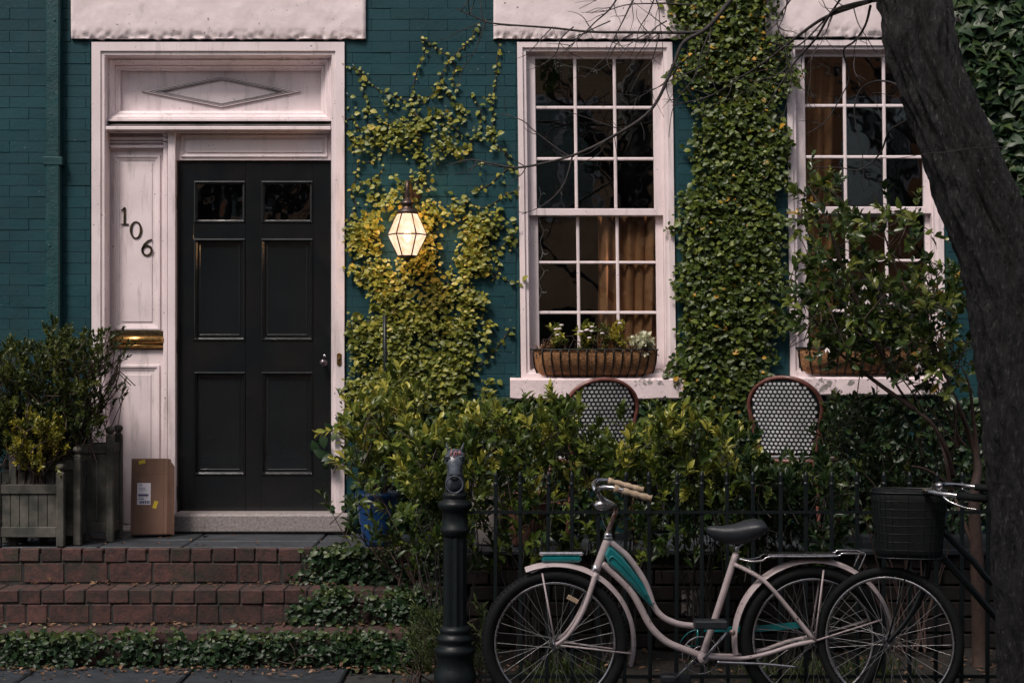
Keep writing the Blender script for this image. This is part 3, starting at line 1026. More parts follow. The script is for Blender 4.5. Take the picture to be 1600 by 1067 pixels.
# threshold
m = MB(); m.pbox(268, 545, 803, 833, -.10, .17, .012)
m.build('threshold', MT['granite'], house)
# iron downpipe
dp = MB()
dp.pbox(70.5, 93, -120, 700, -.062, .012, .008)
pipe = dp.build('downpipe', MT['tealpipe'], house)
rr = random.Random(5)
bl = MB()
for k in range(70):
    a, b = rr.uniform(73, 91), rr.uniform(0, 560)
    s = rr.uniform(.002, .0048) * (1.5 if rr.random() < .08 else 1)
    bl.sphere((X_(a, -.062), -.0615, Z_(b, -.062)), s, 7, 4)
bl.build('paint_blisters', MT['tealpipe'], pipe)['kind'] = 'stuff'
MB().pbox(66, 97, 245, 258, -.066, .012, .003).build('pipe_strap', MT['tealpipe'], pipe)

# ---- sash windows
SH = .012
def shear(mb, cz):
    mb.v = [(x - (z - cz) * SH, y, z) for x, y, z in mb.v]
    return mb
for wi, w in enumerate(WIN):
    dx, dy = w['dx'], w['dy']
    cz = Z_(330)
    B = lambda mb, name, mat, par: shear(mb, cz).build(name, mat, par)
    m = MB()
    m.pframe(811 + dx, 1053.5 + dx, 66 + dy, 592 + dy, -.012, [(0, .03), (0, -.012), (.030, -.012), (.034, 0), (.050, .0), (.052, .028), (.058, .028), (.060, .10), (.060, .2)])
    win = B(m, 'window', T, house)
    # sashes: upper in front, lower behind it
    for (ya, yb, Y, rows, top, bot, xo) in ((92, 326, .045, (166, 171, 246, 251), 84, 337, 0), (338, 561, .082, (408, 412.5, 486, 491), 330, 590, 1.5)):
        x0, x1 = 839 + dx + xo, 1022.5 + dx + xo
        s = MB()
        s.pbox(824 + dx, x0, top + dy, bot + dy, Y, Y + .034, .003); s.pbox(x1, 1040 + dx, top + dy, bot + dy, Y, Y + .034, .003)
        s.pbox(x0 + .05, x1 - .05, top + dy, ya + dy, Y + .0008, Y + .034, .003); s.pbox(x0 + .05, x1 - .05, yb + dy, bot + dy, Y + .0008, Y + .034, .003)
        sash = B(s, 'sash', T, win)
        pw = (x1 - x0)
        cuts = [x0, x0 + pw * .3245, x0 + pw * .3515, x0 + pw * .660, x0 + pw * .687, x1]
        for k in (1, 3):
            B(MB().pbox(cuts[k], cuts[k+1], ya + dy, yb + dy, Y + .004, Y + .03, .004), 'muntin', T, win)
        ys = [ya, rows[0], rows[1], rows[2], rows[3], yb]
        for k in (1, 3):
            B(MB().pbox(x0, x1, ys[k] + dy, ys[k+1] + dy, Y + .006, Y + .029, .004), 'muntin', T, win)
        for a in (0, 2, 4):
            for b in (0, 2, 4):
                B(MB().pbox(cuts[a] - 1, cuts[a+1] + 1, ys[b] + dy - 1, ys[b+1] + dy + 1, Y + .015, Y + .018), 'pane', MT['glass'], win)
    # sill
    a, b, c, d = SILL[wi]
    m = MB()
    yf = -.075
    nx = 40
    xa, xb, zt, zb = X_(a, yf), X_(b, yf), Z_(c, yf), Z_(d, yf)
    secs = []
    for i in range(nx + 1):
        x = xa + (xb - xa) * i / nx
        j = lambda s, q: mnoise.noise(Vector((x * 14 + q, q * 3.1 + wi * 5, 0))) * s
        secs.append([(x, .06, zt + .006), (x, yf + .012, zt + j(.002, 1)), (x, yf + j(.003, 2), zt - .010), (x, yf + j(.004, 3), zb + .012 + j(.006, 6)), (x, yf + .014, zb + j(.005, 4)), (x, .06, zb)])
    m.loft(secs, smooth=False)
    m.build('sill', MT['sill'], win)

# dim room behind the windows
m = MB()
xa, xb, ya, yb, za, zb = -3.3, 3.9, .345, 4.2, .45, 3.7
m.add([(xa, ya, za), (xb, ya, za), (xb, yb, za), (xa, yb, za), (xa, ya, zb), (xb, ya, zb), (xb, yb, zb), (xa, yb, zb)],
      [(0, 1, 2, 3), (4, 7, 6, 5), (0, 3, 7, 4), (1, 5, 6, 2), (3, 2, 6, 7)])
m.build('interior', MT['room'], house)

def curtain(px0, px1, py0, py1, Y, mat, label, folds=7, amp=.018, group=None, tilt=0):
    n = folds * 8
    vs = []
    a, b = P(px0, py0, Y), P(px1, py1, Y)
    for i in range(n + 1):
        t = i / n
        x = a.x + (b.x - a.x) * t
        y = Y + math.sin(t * folds * 2 * math.pi) * amp + math.sin(t * folds * 5.1 + 1) * amp * .4
        for j in range(9):
            s = j / 8
            vs.append((x + tilt * (s - .5) + .006 * math.sin(s * 5 + i), y + .006 * math.sin(s * 7 + i * .4), a.z + (b.z - a.z) * s))
    fs = [(i*9 + j, (i+1)*9 + j, (i+1)*9 + j + 1, i*9 + j + 1) for i in range(n) for j in range(8)]
    mb = MB(); mb.add(vs, fs, True)
    o = mb.build('curtain', mat, None, label=label, cat='curtain', group=group)
    s = o.modifiers.new('thickness', 'SOLIDIFY'); s.thickness = .003
    return o
curtain(934, 1040, 334, 620, .128, MT['curtain'], 'brown curtain hanging in the lower right of the left window', 6)
curtain(1256, 1300, 334, 620, .13, MT['curtain'], 'brown curtain in the lower left corner of the right window', 3)
curtain(1250, 1300, 50, 345, .16, MT['drape'], 'orange drape standing in for a reflection in the left column of the right window', 3, .02, tilt=-.03)

# string lights inside the left window
sroot = thing('string_lights', P(845, 400, .13), 'white string lights down the left edge of the left window', 'lights')
pts = [(842, 292), (845, 305), (841, 318), (846, 330), (843, 345), (849, 362), (844, 378), (848, 395), (843, 412), (850, 425), (842, 440), (846, 455), (841, 470)]
MB().tube([P(a, b, .125 + .008 * math.sin(i)) for i, (a, b) in enumerate(smooth_path(pts, 4))], .0034, 5).build('wire', MT['white_wire'], sroot)
for i, (a, b) in enumerate(pts[1::2]):
    MB().tube([P(a, b, .125), P(a + 4, b + (3 if i % 2 else -3), .12), P(a + 8, b + (1 if i % 2 else -1), .12)], [.003, .0036, .0022], 6).build('bulb', MT['white_wire'], sroot)
pts = [(868, 96), (880, 101), (895, 105), (908, 104), (922, 107), (934, 110), (945, 104), (955, 99), (975, 98)]
sroot2 = thing('string_lights', P(905, 105, .09), 'white string lights drooping along the top of the left window', 'lights')
MB().tube([P(a, b, .09) for (a, b) in smooth_path(pts, 4)], .003, 5).build('wire', MT['white_wire'], sroot2)
for a, b in ((903, 108), (931, 112)):
    MB().tube([P(a, b - 3, .09), P(a + 1, b + 2, .088), P(a + 1, b + 5, .088)], [.003, .0036, .0022], 6).build('bulb', MT['white_wire'], sroot2)
# ------------------------------------------------------------------ wall lantern
LY = -.21
lc = P(636.5, 367, LY)
lan = thing('wall_lantern', (lc.x, LY, lc.z), 'lit six-sided glass lantern on a bracket amid the golden ivy', 'lantern')
LAMPG = emit_mat('glowing_lamp_glass', (1.0, .66, .46, 1), 1.0)
m_, nt, b_, out_ = LAMPG, LAMPG.node_tree, LAMPG.node_tree.nodes['Principled BSDF'], None
g_ = N(nt, 'ShaderNodeNewGeometry')
f_ = noise_fac(nt, g_.outputs['Position'], 22, .35, .7)
nt.links.new(mixc(nt, f_, (1.0, .80, .66, 1), (.92, .50, .28, 1)), b_.inputs['Emission Color'])
b_.inputs['Base Color'].default_value = (.0, .0, .0, 1); b_.inputs['Specular IOR Level'].default_value = 0
b_.inputs['Emission Strength'].default_value = 1.25
trp_ = N(nt, 'ShaderNodeBsdfTransparent'); trp_.inputs[0].default_value = (1, .85, .7, 1)
mxs_ = N(nt, 'ShaderNodeMixShader'); mxs_.inputs[0].default_value = .35
nt.links.new(b_.outputs[0], mxs_.inputs[1]); nt.links.new(trp_.outputs[0], mxs_.inputs[2])
nt.links.new(mxs_.outputs[0], [n for n in nt.nodes if n.type == 'OUTPUT_MATERIAL'][0].inputs[0])
Rm, Rt, Rb = M_(30.5, LY), M_(15.5, LY), M_(14.5, LY)
ht, hb = M_(33, LY), M_(33, LY)
def hexp(r, z): return [(lc.x + r * math.cos(R(60 * k)), LY + r * math.sin(R(60 * k)), lc.z + z) for k in range(6)]
top_, mid_, bot_ = hexp(Rt, ht), hexp(Rm, 0), hexp(Rb, -hb)
for a, b in ((top_, mid_), (mid_, bot_)):
    for k in range(6):
        q = [Vector(a[k]), Vector(a[(k+1) % 6]), Vector(b[(k+1) % 6]), Vector(b[k])]
        cen = sum(q, Vector()) / 4
        q = [cen + (p - cen) * .985 for p in q]
        nn = (q[1] - q[0]).cross(q[2] - q[0]).normalized() * .0015
        MB().add([p + nn for p in q] + [p - nn for p in q], [(0,1,2,3), (7,6,5,4), (0,4,5,1), (1,5,6,2), (2,6,7,3), (3,7,4,0)]).build('glass_panel', LAMPG, lan)
m = MB()
for a, b in ((top_, mid_), (mid_, bot_)):
    for k in range(6): m.tube([a[k], b[k]], .0042, 6)
for ring in (top_, mid_, bot_):
    for k in range(6): m.tube([ring[k], ring[(k+1) % 6]], .0042, 6)
m.build('frame', MT['lampmetal'], lan)
m = MB(); m.lathe([(Rb * 1.05, -hb - .004), (Rb * .8, -hb - .012), (.02, -hb - .016), (.012, -hb - .03), (.004, -hb - .036)], 12, (lc.x, LY, lc.z)); m.build('base_cap', MT['lampmetal'], lan)
m = MB(); m.lathe([(Rt * 1.15, ht), (Rt * .95, ht + .018), (.03, ht + .032), (.028, ht + .045), (.040, ht + .055), (.040, ht + .062), (.02, ht + .072), (.012, ht + .09)], 16, (lc.x, LY, lc.z)); m.build('cap', MT['lampmetal'], lan)
ztop = Z_(286, LY)
m = MB()
m.tube(smooth_path([(lc.x, LY, lc.z + ht + .08), (lc.x, LY, ztop - .02), (lc.x, LY + .03, ztop + .012), (lc.x + .01, LY + .08, ztop + .005), (lc.x + .015, LY + .15, ztop - .04), (lc.x + .015, .0, ztop - .05)], 5), .011, 8)
m.lathe([(.05, -.0), (.05, .012), (.03, .02)], 16, (lc.x + .015, 0, ztop - .05), axis='y')
m.build('bracket', MT['lampmetal'], lan)
pl = bpy.data.lights.new('lamp_light', 'POINT'); pl.energy = 36.0; pl.color = (1.0, .70, .38); pl.shadow_soft_size = .09
po = bpy.data.objects.new('lamp_light', pl); COL.objects.link(po); po.parent = lan; po.location = (0, 0, .045)
LAMP_LIGHT = pl
MB().sphere((lc.x, LY, lc.z - .008), .022, 12, 8, (1, 1, 1.5)).build('bulb', emit_mat('glowing_bulb', (1, .85, .66, 1), 9.0), lan).visible_shadow = True
for o in list(lan.children):
    if o.name.startswith('glass_panel'): o.visible_shadow = True

# ------------------------------------------------------------------ parcel
BY = -.30
bx = thing('cardboard_box', P(233, 832, BY), 'tall brown cardboard parcel with white label leaning by the door', 'box')
tl = R(-6)
bw, bh, bd = M_(57, BY), M_(119, BY), .13
def bt(p):        # tilt backwards about the rear bottom edge, turn a little
    x, y, z = p
    y -= bd
    y2, z2 = y * math.cos(tl) - z * math.sin(tl), y * math.sin(tl) + z * math.cos(tl)
    a = R(4)
    x2, y3 = x * math.cos(a) - y2 * math.sin(a), x * math.sin(a) + y2 * math.cos(a)
    return (X_(201, BY) + x2, BY + bd + y3, LAND + .006 + z2)
def bbuild(mb, name, mat, par):
    mb.v = [bt(p) for p in mb.v]
    return mb.build(name, mat, par)
m = MB(); m.box(0, bw, 0, bd, 0, bh, .003); body = bbuild(m, 'carton', MT['card'], bx)
m = MB(); m.box(bw * .88, bw * .895, -.0012, .002, 0.004, bh - .004); m.box(.002, bw - .002, -.0010, .002, bh * .79, bh * .793); m.box(.012, .016, -.0012, .002, .01, bh * .75)
bbuild(m, 'crease', MT['carddark'], body)
m = MB(); m.add([(bw, .0, bh), (bw + .032, .02, bh - .045), (bw + .032, .03, .0), (bw, .005, .004)], [(0, 1, 2, 3)])
fl = bbuild(m, 'side_flap', MT['card'], bx); fl.modifiers.new('thickness', 'SOLIDIFY').thickness = .004
lb = MB(); lb.box(.034, .108, -.0022, .001, .165, .285)
for i in range(12): pass
lab = bbuild(lb, 'shipping_label', MT['label'], body)
m = MB()
m.box(.040, .096, -.0034, -.0020, .212, .224)                       # bold banner of the address block
for i in range(14):
    x = .046 + i * .0042
    m.box(x, x + (.0014 + .0016 * ((i * 7) % 3)), -.0034, -.0020, .171, .187)
for k, (x0, x1, z) in enumerate(((.042, .06, .276), (.042, .062, .270), (.042, .078, .256), (.042, .082, .247), (.044, .07, .204), (.082, .092, .206), (.040, .049, .194), (.053, .072, .194))):
    m.box(x0, x1, -.0034, -.0020, z, z + (.0045 if z == .194 else .0022))
bbuild(m, 'label_print', MT['ink'], lab)
for (cx_, cz_, a_, w_, h_) in ((.058, bh - .02, R(14), .036, .020), (.134, .165, R(72), .042, .022)):
    m = MB(); m.box(-w_ / 2, w_ / 2, -.0024, .001, -h_ / 2, h_ / 2)
    m.v = [(x * math.cos(a_) - z * math.sin(a_) + cx_, y, x * math.sin(a_) + z * math.cos(a_) + cz_) for x, y, z in m.v]
    bbuild(m, 'yellow_sticker', MT['yellowtape'], body)

# ------------------------------------------------------------------ wooden planters
def planter(px_post, py_top, py_base, Y, width, depth, label, rim_py):
    """px_post: front right post centre"""
    zt, zr = Z_(py_top, Y), Z_(rim_py, Y)
    xr = X_(px_post, Y); xl = xr - width
    pw = .042
    t = thing('wooden_planter', (xr - width / 2, Y + depth / 2, LAND), label, 'planter', 'weathered wooden planters by the door')
    z0 = LAND + .001
    for (x, y) in ((xr, Y), (xl, Y), (xr, Y + depth), (xl, Y + depth)):
        m = MB(); m.box(x - pw/2, x + pw/2, y - pw/2 + pw/2, y + pw, z0, zt - .055, .005)
        m.add([(x - pw/2, y, zt - .055), (x + pw/2, y, zt - .055), (x + pw/2, y + pw, zt - .055), (x - pw/2, y + pw, zt - .055),
               (x - .01, y + pw/2 - .01, zt - .04), (x + .01, y + pw/2 - .01, zt - .04), (x + .01, y + pw/2 + .01, zt - .04), (x - .01, y + pw/2 + .01, zt - .04)],
              [(0, 1, 5, 4), (1, 2, 6, 5), (2, 3, 7, 6), (3, 0, 4, 7)])
        post = m.build('post', MT['wood'], t)
        m = MB(); m.lathe([(.009, -.050), (.010, -.042), (.020, -.034), (.026, -.020), (.022, -.006), (.008, 0)], 12, (x, y + pw/2, zt)); m.build('finial', MT['wood'], post)
    for z, h in ((zr - .05, .05), (z0 + .05, .055)):
        for (a, b, c, d) in ((xl + pw/2, xr - pw/2, Y + .006, Y + .03), (xl + pw/2, xr - pw/2, Y + depth + .008, Y + depth + .032)):
            MB().box(a, b, c, d, z, z + h, .003).build('rail', MT['wood'], t)
        for x in (xr, xl):
            MB().box(x - .012, x + .012, Y + pw, Y + depth, z, z + h, .003).build('rail', MT['wood'], t)
    n = 6
    for k in range(n):
        a = xl + pw/2 + (width - pw) * k / n
        MB().box(a + .002, a + (width - pw) / n - .002, Y + .014, Y + .026, z0 + .105, zr - .05).build('plank', MT['wood'], t)
    n = max(3, int(depth / .06))
    for k in range(n):
        a = Y + pw + (depth - pw) * k / n
        MB().box(xr - .006, xr + .006, a + .002, a + (depth - pw) / n - .002, z0 + .105, zr - .05).build('plank', MT['wood'], t)
    MB().box(xl + .02, xr - .02, Y + .03, Y + depth + .01, zr - .09, zr - .05).build('soil', MT['soil'], t)
    return t
planter(93.5, 724, 857, -.745, .335, .17, 'low wooden planter holding the small yellow-leaved bush', 757)
planter(120, 697, 850, -.68, .34, .17, 'middle-height wooden planter between the low and the tall planter', 720)
planter(171, 666, 843, -.52, .36, .19, 'tallest wooden planter, right beside the cardboard parcel', 694)

# ------------------------------------------------------------------ shrub builder
def shrub(root, mat, volume, n_shoots, leaf_len, ratio, shoot_len, base, up=(0, -.25, .9), rand=.55, per=(8, 13), kind='lance', n_obj=0, tint=(.15, .8), stems=10,
          stem_r=.006, stem_mat=None, cup=.8, tint_fn=None, outward=0.0, centre=None, twig_every=3):
    """volume(): a random point of the crown; stems run from the base to some of the shoots"""
    sh = []
    for _ in range(n_shoots):
        p = volume()
        d = np.array(up) + rng.normal(0, rand, 3)
        if outward and centre is not None:
            d = d + unit(np.array(p) - np.array(centre)) * outward
        sh.append((np.array(p), d, shoot_len * random.uniform(.6, 1.3)))
    pos, ax, nm, L, W, tt = shoot_leaves(sh, leaf_len, ratio, per, cup, tint)
    if tint_fn is not None: tt = np.array([tint_fn(p, t) for p, t in zip(pos, tt)])
    sm = stem_mat or MT['stem']
    for k in range(stems):
        p = sh[int(k * len(sh) / stems)][0]
        b = np.array(base) + np.array([random.gauss(0, .05), random.gauss(0, .03), 0])
        mid = b * .5 + p * .5 + np.array([random.gauss(0, .05), random.gauss(0, .04), .06])
        m = MB(); m.tube(smooth_path([b, b * .75 + mid * .25 + rng.normal(0, .012, 3) * [1, 1, 0], mid, p], 4), list(np.linspace(stem_r, stem_r * .35, 13)), 6)
        m.build('stem', sm, root)
    tw = MB()
    for (p, d, l) in sh[::twig_every]:
        d = d / np.linalg.norm(d)
        tw.tube([p - d * l * 1.2 + rng.normal(0, .015, 3), p - d * l * .3, p + d * l], [.0028, .0024, .0012], 4, cap=False)
    if tw.v: tw.build('twigs', sm, root)['kind'] = 'stuff'
    return leaves('foliage', root, mat, pos, ax, nm, L, W, tt, kind, n_obj)

def vol_px(poly, Y0, Y1, bias=None):
    xs = [p[0] for p in poly]; ys = [p[1] for p in poly]
    def f():
        while True:
            x, y = random.uniform(min(xs), max(xs)), random.uniform(min(ys), max(ys))
            if in_poly(x, y, poly) and (bias is None or random.random() < bias(x, y)): break
        return P(x, y, random.uniform(Y0, Y1))
    return f

# the two bushes in the planters
r_ = thing('boxwood_shrub', P(95, 700, -.45), 'large dark green bush growing in the planters left of the door', 'shrub')
poly = [(-60, 560), (0, 562), (20, 548), (45, 560), (70, 545), (80, 512), (100, 535), (135, 540), (160, 530), (150, 590), (140, 640), (150, 690), (100, 715), (0, 720), (-60, 720)]
shrub(r_, MT['boxleaf'], vol_px(poly, -.72, -.18), 1050, .034, .5, .10, P(90, 720, -.42), per=(12, 18), kind='ovate', stems=14, tint=(.1, .8), rand=.5)
poly2 = [(150, 540), (180, 520), (190, 545), (195, 580), (165, 600), (178, 615), (198, 608), (190, 640), (160, 665), (140, 680), (140, 560)]
shrub(r_, MT['boxleaf'], vol_px(poly2, -.55, -.40), 62, .030, .48, .10, P(120, 690, -.45), per=(9, 14), kind='ovate', stems=12, tint=(.0, .5), rand=.35, up=(.45, -.1, .8), twig_every=1)
r_ = thing('golden_shrub', P(55, 750, -.66), 'small yellow-leaved bush in the low front planter', 'shrub')
poly = [(20, 690), (25, 668), (40, 665), (45, 640), (60, 665), (85, 660), (100, 680), (98, 705), (85, 730), (60, 748), (35, 740), (25, 715)]
shrub(r_, MT['goldleaf'], vol_px(poly, -.82, -.60), 230, .026, .55, .06, P(55, 758, -.66), per=(9, 14), kind='ovate', stems=8, tint=(.1, .9), rand=.5)

# ------------------------------------------------------------------ climbers on the wall
r_ = thing('creeping_fig', P(650, 640, 0), 'golden green creeper spreading over teal bricks round the lantern', 'climber')
dense = [(546, 660), (548, 560), (560, 490), (568, 440), (600, 408), (640, 402), (700, 425), (735, 450), (760, 470), (765, 520), (755, 560), (775, 575), (770, 600), (768, 660)]
midp = [(545, 440), (548, 340), (560, 300), (600, 262), (640, 250), (700, 285), (760, 330), (806, 345), (800, 400), (770, 440), (700, 450), (600, 450)]
upp = [(540, 200), (570, 195), (620, 175), (650, 160), (700, 180), (740, 200), (760, 225), (720, 240), (660, 262), (600, 262), (545, 240)]
left = [(542, 660), (542, 330), (562, 330), (570, 660)]
def dens_gold(x, y):
    n = blob_noise(x, y, .022, 3.1)
    if in_poly(x, y, dense): return min(1, max(.1, .74 + n * 1.1))
    if in_poly(x, y, midp): return max(.04, .42 + n * 1.3)
    if in_poly(x, y, upp): return max(.06, .46 + n * 1.0)
    if in_poly(x, y, [(545, 130), (600, 150), (650, 110), (760, 110), (785, 240), (805, 300), (760, 300), (700, 240), (560, 250)]): return max(.02, .16 + n * .6)
    if in_poly(x, y, left): return max(.04, .4 + n)
    return 0.0
exp = [[(533, 103), (548, 107), (565, 111), (573, 125), (590, 140), (612, 150), (640, 158), (655, 150)],
       [(562, 110), (566, 135), (575, 160), (572, 185)], [(657, 60), (665, 80), (655, 100), (648, 125), (645, 150), (640, 175)],
       [(657, 60), (676, 72), (690, 82), (705, 92), (712, 110), (706, 125), (716, 140)], [(748, 40), (735, 62), (722, 76), (706, 92), (692, 112), (688, 135), (672, 152), (655, 165)],
       [(780, 62), (777, 95), (774, 130), (768, 160), (772, 185), (764, 210)], [(764, 205), (775, 225), (790, 238), (793, 255), (800, 270)],
       [(536, 190), (552, 185), (560, 200), (578, 205), (600, 200), (625, 208)], [(540, 210), (556, 215), (580, 222), (600, 232), (590, 248), (570, 255)],
       [(700, 150), (712, 165), (720, 180), (712, 200), (724, 215)], [(735, 150), (748, 165), (752, 190), (742, 212), (730, 228), (700, 232)],
       [(560, 255), (556, 280), (548, 300), (556, 320), (545, 345)], [(600, 262), (585, 280), (566, 285), (558, 300)],
       [(735, 300), (760, 292), (780, 275), (798, 262), (808, 268)], [(742, 430), (770, 428), (795, 440), (812, 440), (822, 438)],
       [(745, 575), (762, 560), (775, 545), (788, 528), (797, 512)], [(770, 440), (780, 420), (776, 395), (790, 380), (802, 372)],
       [(720, 310), (755, 325), (790, 305), (812, 295)], [(640, 175), (660, 190), (690, 180), (712, 190)], [(650, 255), (655, 225), (648, 200), (655, 175)]]
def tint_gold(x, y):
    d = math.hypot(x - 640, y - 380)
    return min(1, max(0, random.gauss(.5 if y < 520 else .40, .2) + max(0, .32 * (1 - d / 150))))  # leaves near the lantern yellowed: its glow is put into the tint
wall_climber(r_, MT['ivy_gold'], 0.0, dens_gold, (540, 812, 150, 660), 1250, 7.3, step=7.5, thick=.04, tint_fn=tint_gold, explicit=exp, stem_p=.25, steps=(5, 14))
for pts in ([(652, 250), (656, 225), (654, 200), (650, 178)], [(640, 640), (655, 560), (690, 500), (700, 440)], [(620, 640), (600, 560), (575, 500)], [(690, 640), (700, 570), (690, 520)]):
    MB().tube([(p[0], -.012, p[2]) for p in (P(a, b, 0) for a, b in smooth_path(pts, 4))], .0045, 6).build('stem', MT['stem'], r_)

r_ = thing('wall_ivy', P(1140, 640, 0), 'dense green ivy column covering the bricks between the two windows', 'ivy')
def dens_col(x, y):
    n = blob_noise(x, y, .018, 7.7) + .5 * blob_noise(x, y, .05, 2.2)
    l = 1060 + 8 * math.sin(y * .03) + 34 * blob_noise(3, y, .035, 1.3) + (16 if 150 < y < 260 else 0) - (20 if y < 50 else 0)
    r = 1224 + 5 * math.sin(y * .05 + 1) + 30 * blob_noise(9, y, .04, 4.3) - (14 if y > 470 else 0) - (22 if y < 60 else 0)
    e = min(x - l, r - x)
    if e < -4: return 0.0
    d = min(1, .55 + e / 26) + n * .35
    if 1095 < x < 1150 and 135 < y < 175: d -= .55
    if x < 1085 and 185 < y < 300: d -= .55
    return max(0, min(1, d))
def tint_col(x, y):
    if random.random() < .022: return random.uniform(.95, 1)
    return min(.9, max(0, random.gauss(.45 if y < 420 else .38, .2)))
wall_climber(r_, MT['ivy_green'], 0.0, dens_col, (1035, 1232, -60, 655), 1500, 8.2, step=7.5, thick=.075, tint_fn=tint_col, stem_p=.06, steps=(5, 13),
             explicit=[[(1228, 330), (1236, 345), (1240, 360)], [(1226, 250), (1234, 262)], [(1045, 60), (1035, 40), (1042, 20), (1034, 5)], [(1050, 15), (1036, 28), (1030, 18)]])

r_ = thing('wall_ivy', P(1640, 560, 0), 'large-leaved dark ivy on the wall behind the tree trunk', 'ivy')
def dens_r(x, y):
    l = 1488 + max(0, (y - 140) * .22)
    return 0 if x < l else max(.1, .9 + .5 * blob_noise(x, y, .02, 5))
wall_climber(r_, MT['ivy_dark'], 0.0, dens_r, (1485, 1700, -60, 520), 260, 19, step=14, thick=.06, tint_fn=lambda x, y: random.gauss(.6, .2), kind='ivy', stem_p=.1, hang=.9, n_obj=260)

# under the sills and behind the chairs: dark creeper
r_ = thing('creeping_ivy', P(1330, 700, 0), 'dark creeper on the low wall under the window sills', 'ivy')
def dens_u(x, y): return 0 if y < 624 else max(.2, .9 + .4 * blob_noise(x, y, .03, 9))
wall_climber(r_, MT['ivy_dark'], 0.0, dens_u, (545, 1640, 624, 850), 800, 13, step=10, thick=.06, tint_fn=lambda x, y: random.gauss(.5, .25), stem_p=.05, steps=(4, 9))

# on the steps
def step_ivy(label, Y, poly, n, leaf, edge=0.3):
    r_ = thing('creeping_ivy', P(sum(p[0] for p in poly) / len(poly), max(p[1] for p in poly), Y), label, 'ivy')
    xs = [p[0] for p in poly]; ys = [p[1] for p in poly]
    def d(x, y): return max(0, .82 + .9 * blob_noise(x, y, .022, Y * 9)) if in_poly(x, y, poly) else 0
    wall_climber(r_, MT['ivy_dark'], Y, d, (min(xs), max(xs), min(ys), max(ys)), n, leaf, step=8, thick=.05,
                 tint_fn=lambda x, y: random.gauss(.42, .2) + (.4 if y < min(ys) + 14 else 0), stem_p=.1, steps=(4, 9), spread=.9)
step_ivy('ivy hanging over the right end of the top brick step', FY[0], [(470, 858), (720, 852), (720, 925), (440, 918), (455, 900), (478, 885)], 310, 9)
step_ivy('thin ivy on the right end of the middle brick step', FY[1], [(485, 920), (570, 918), (600, 920), (720, 918), (720, 990), (460, 985), (445, 955)], 230, 8.5)
step_ivy('ivy covering the whole riser of the bottom brick step', FY[2], [(-40, 989), (720, 984), (740, 1050), (-40, 1052)], 620, 8.2)

# ------------------------------------------------------------------ pots
def pot(px, py_rim, py_base, Y, rw, mat, label, name='flower_pot', base_z=LAND):
    zr = Z_(py_rim, Y); r = M_(rw, Y)
    t = thing(name, (X_(px, Y), Y, base_z), label, 'pot')
    h = zr - base_z
    m = MB(); m.lathe([(r * .62, .003), (r * .66, .012), (r * .82, h * .35), (r * .96, h * .7), (r * .97, h * .88), (r * 1.06, h * .90), (r * 1.06, h), (r * .92, h), (r * .90, h * .9)], 28, (X_(px, Y), Y, base_z))
    m.build('body', mat, t)
    m = MB(); m.lathe([(r * .88, h * .84), (r * .88, h * .88)], 20, (X_(px, Y), Y, base_z)); m.build('soil', MT['soil'], t)
    return t
pot(590, 768, 850, -.66, 33, MT['bluepot'], 'blue glazed pot at the end of the landing')
pot(765, 752, 850, -.62, 30, MT['palepot'], 'pale concrete pot behind the iron fence near the post')
pot(822, 768, 850, -.68, 33, MT['terracotta'], 'terracotta pot behind the iron fence')

# ------------------------------------------------------------------ shrubs in front of the wall
r_ = thing('potted_shrub', P(585, 790, -.70), 'broad-leaved yellow-green shrub growing from the blue pot', 'shrub')
poly = [(535, 700), (528, 660), (560, 635), (585, 640), (600, 600), (640, 620), (665, 645), (660, 700), (640, 760), (600, 770), (560, 765), (540, 740)]
shrub(r_, MT['hedge'], vol_px(poly, -.95, -.5), 150, .072, .42, .13, P(590, 775, -.66), per=(7, 11), n_obj=120, tint=(.3, .95), stems=12, rand=.5)
r_ = thing('young_shrub', P(590, 870, -1.02), 'dark leafy sprigs hanging in front of the blue pot', 'shrub')
poly = [(520, 800), (560, 780), (585, 750), (610, 790), (650, 770), (690, 790), (690, 880), (620, 880), (570, 850), (530, 830)]
shrub(r_, MT['hedge_dark'], vol_px(poly, -1.15, -.95), 40, .072, .36, .14, P(640, 930, -1.0), per=(7, 11), n_obj=80, tint=(.35, 1), stems=9, rand=.6, up=(-.15, -.2, .7))

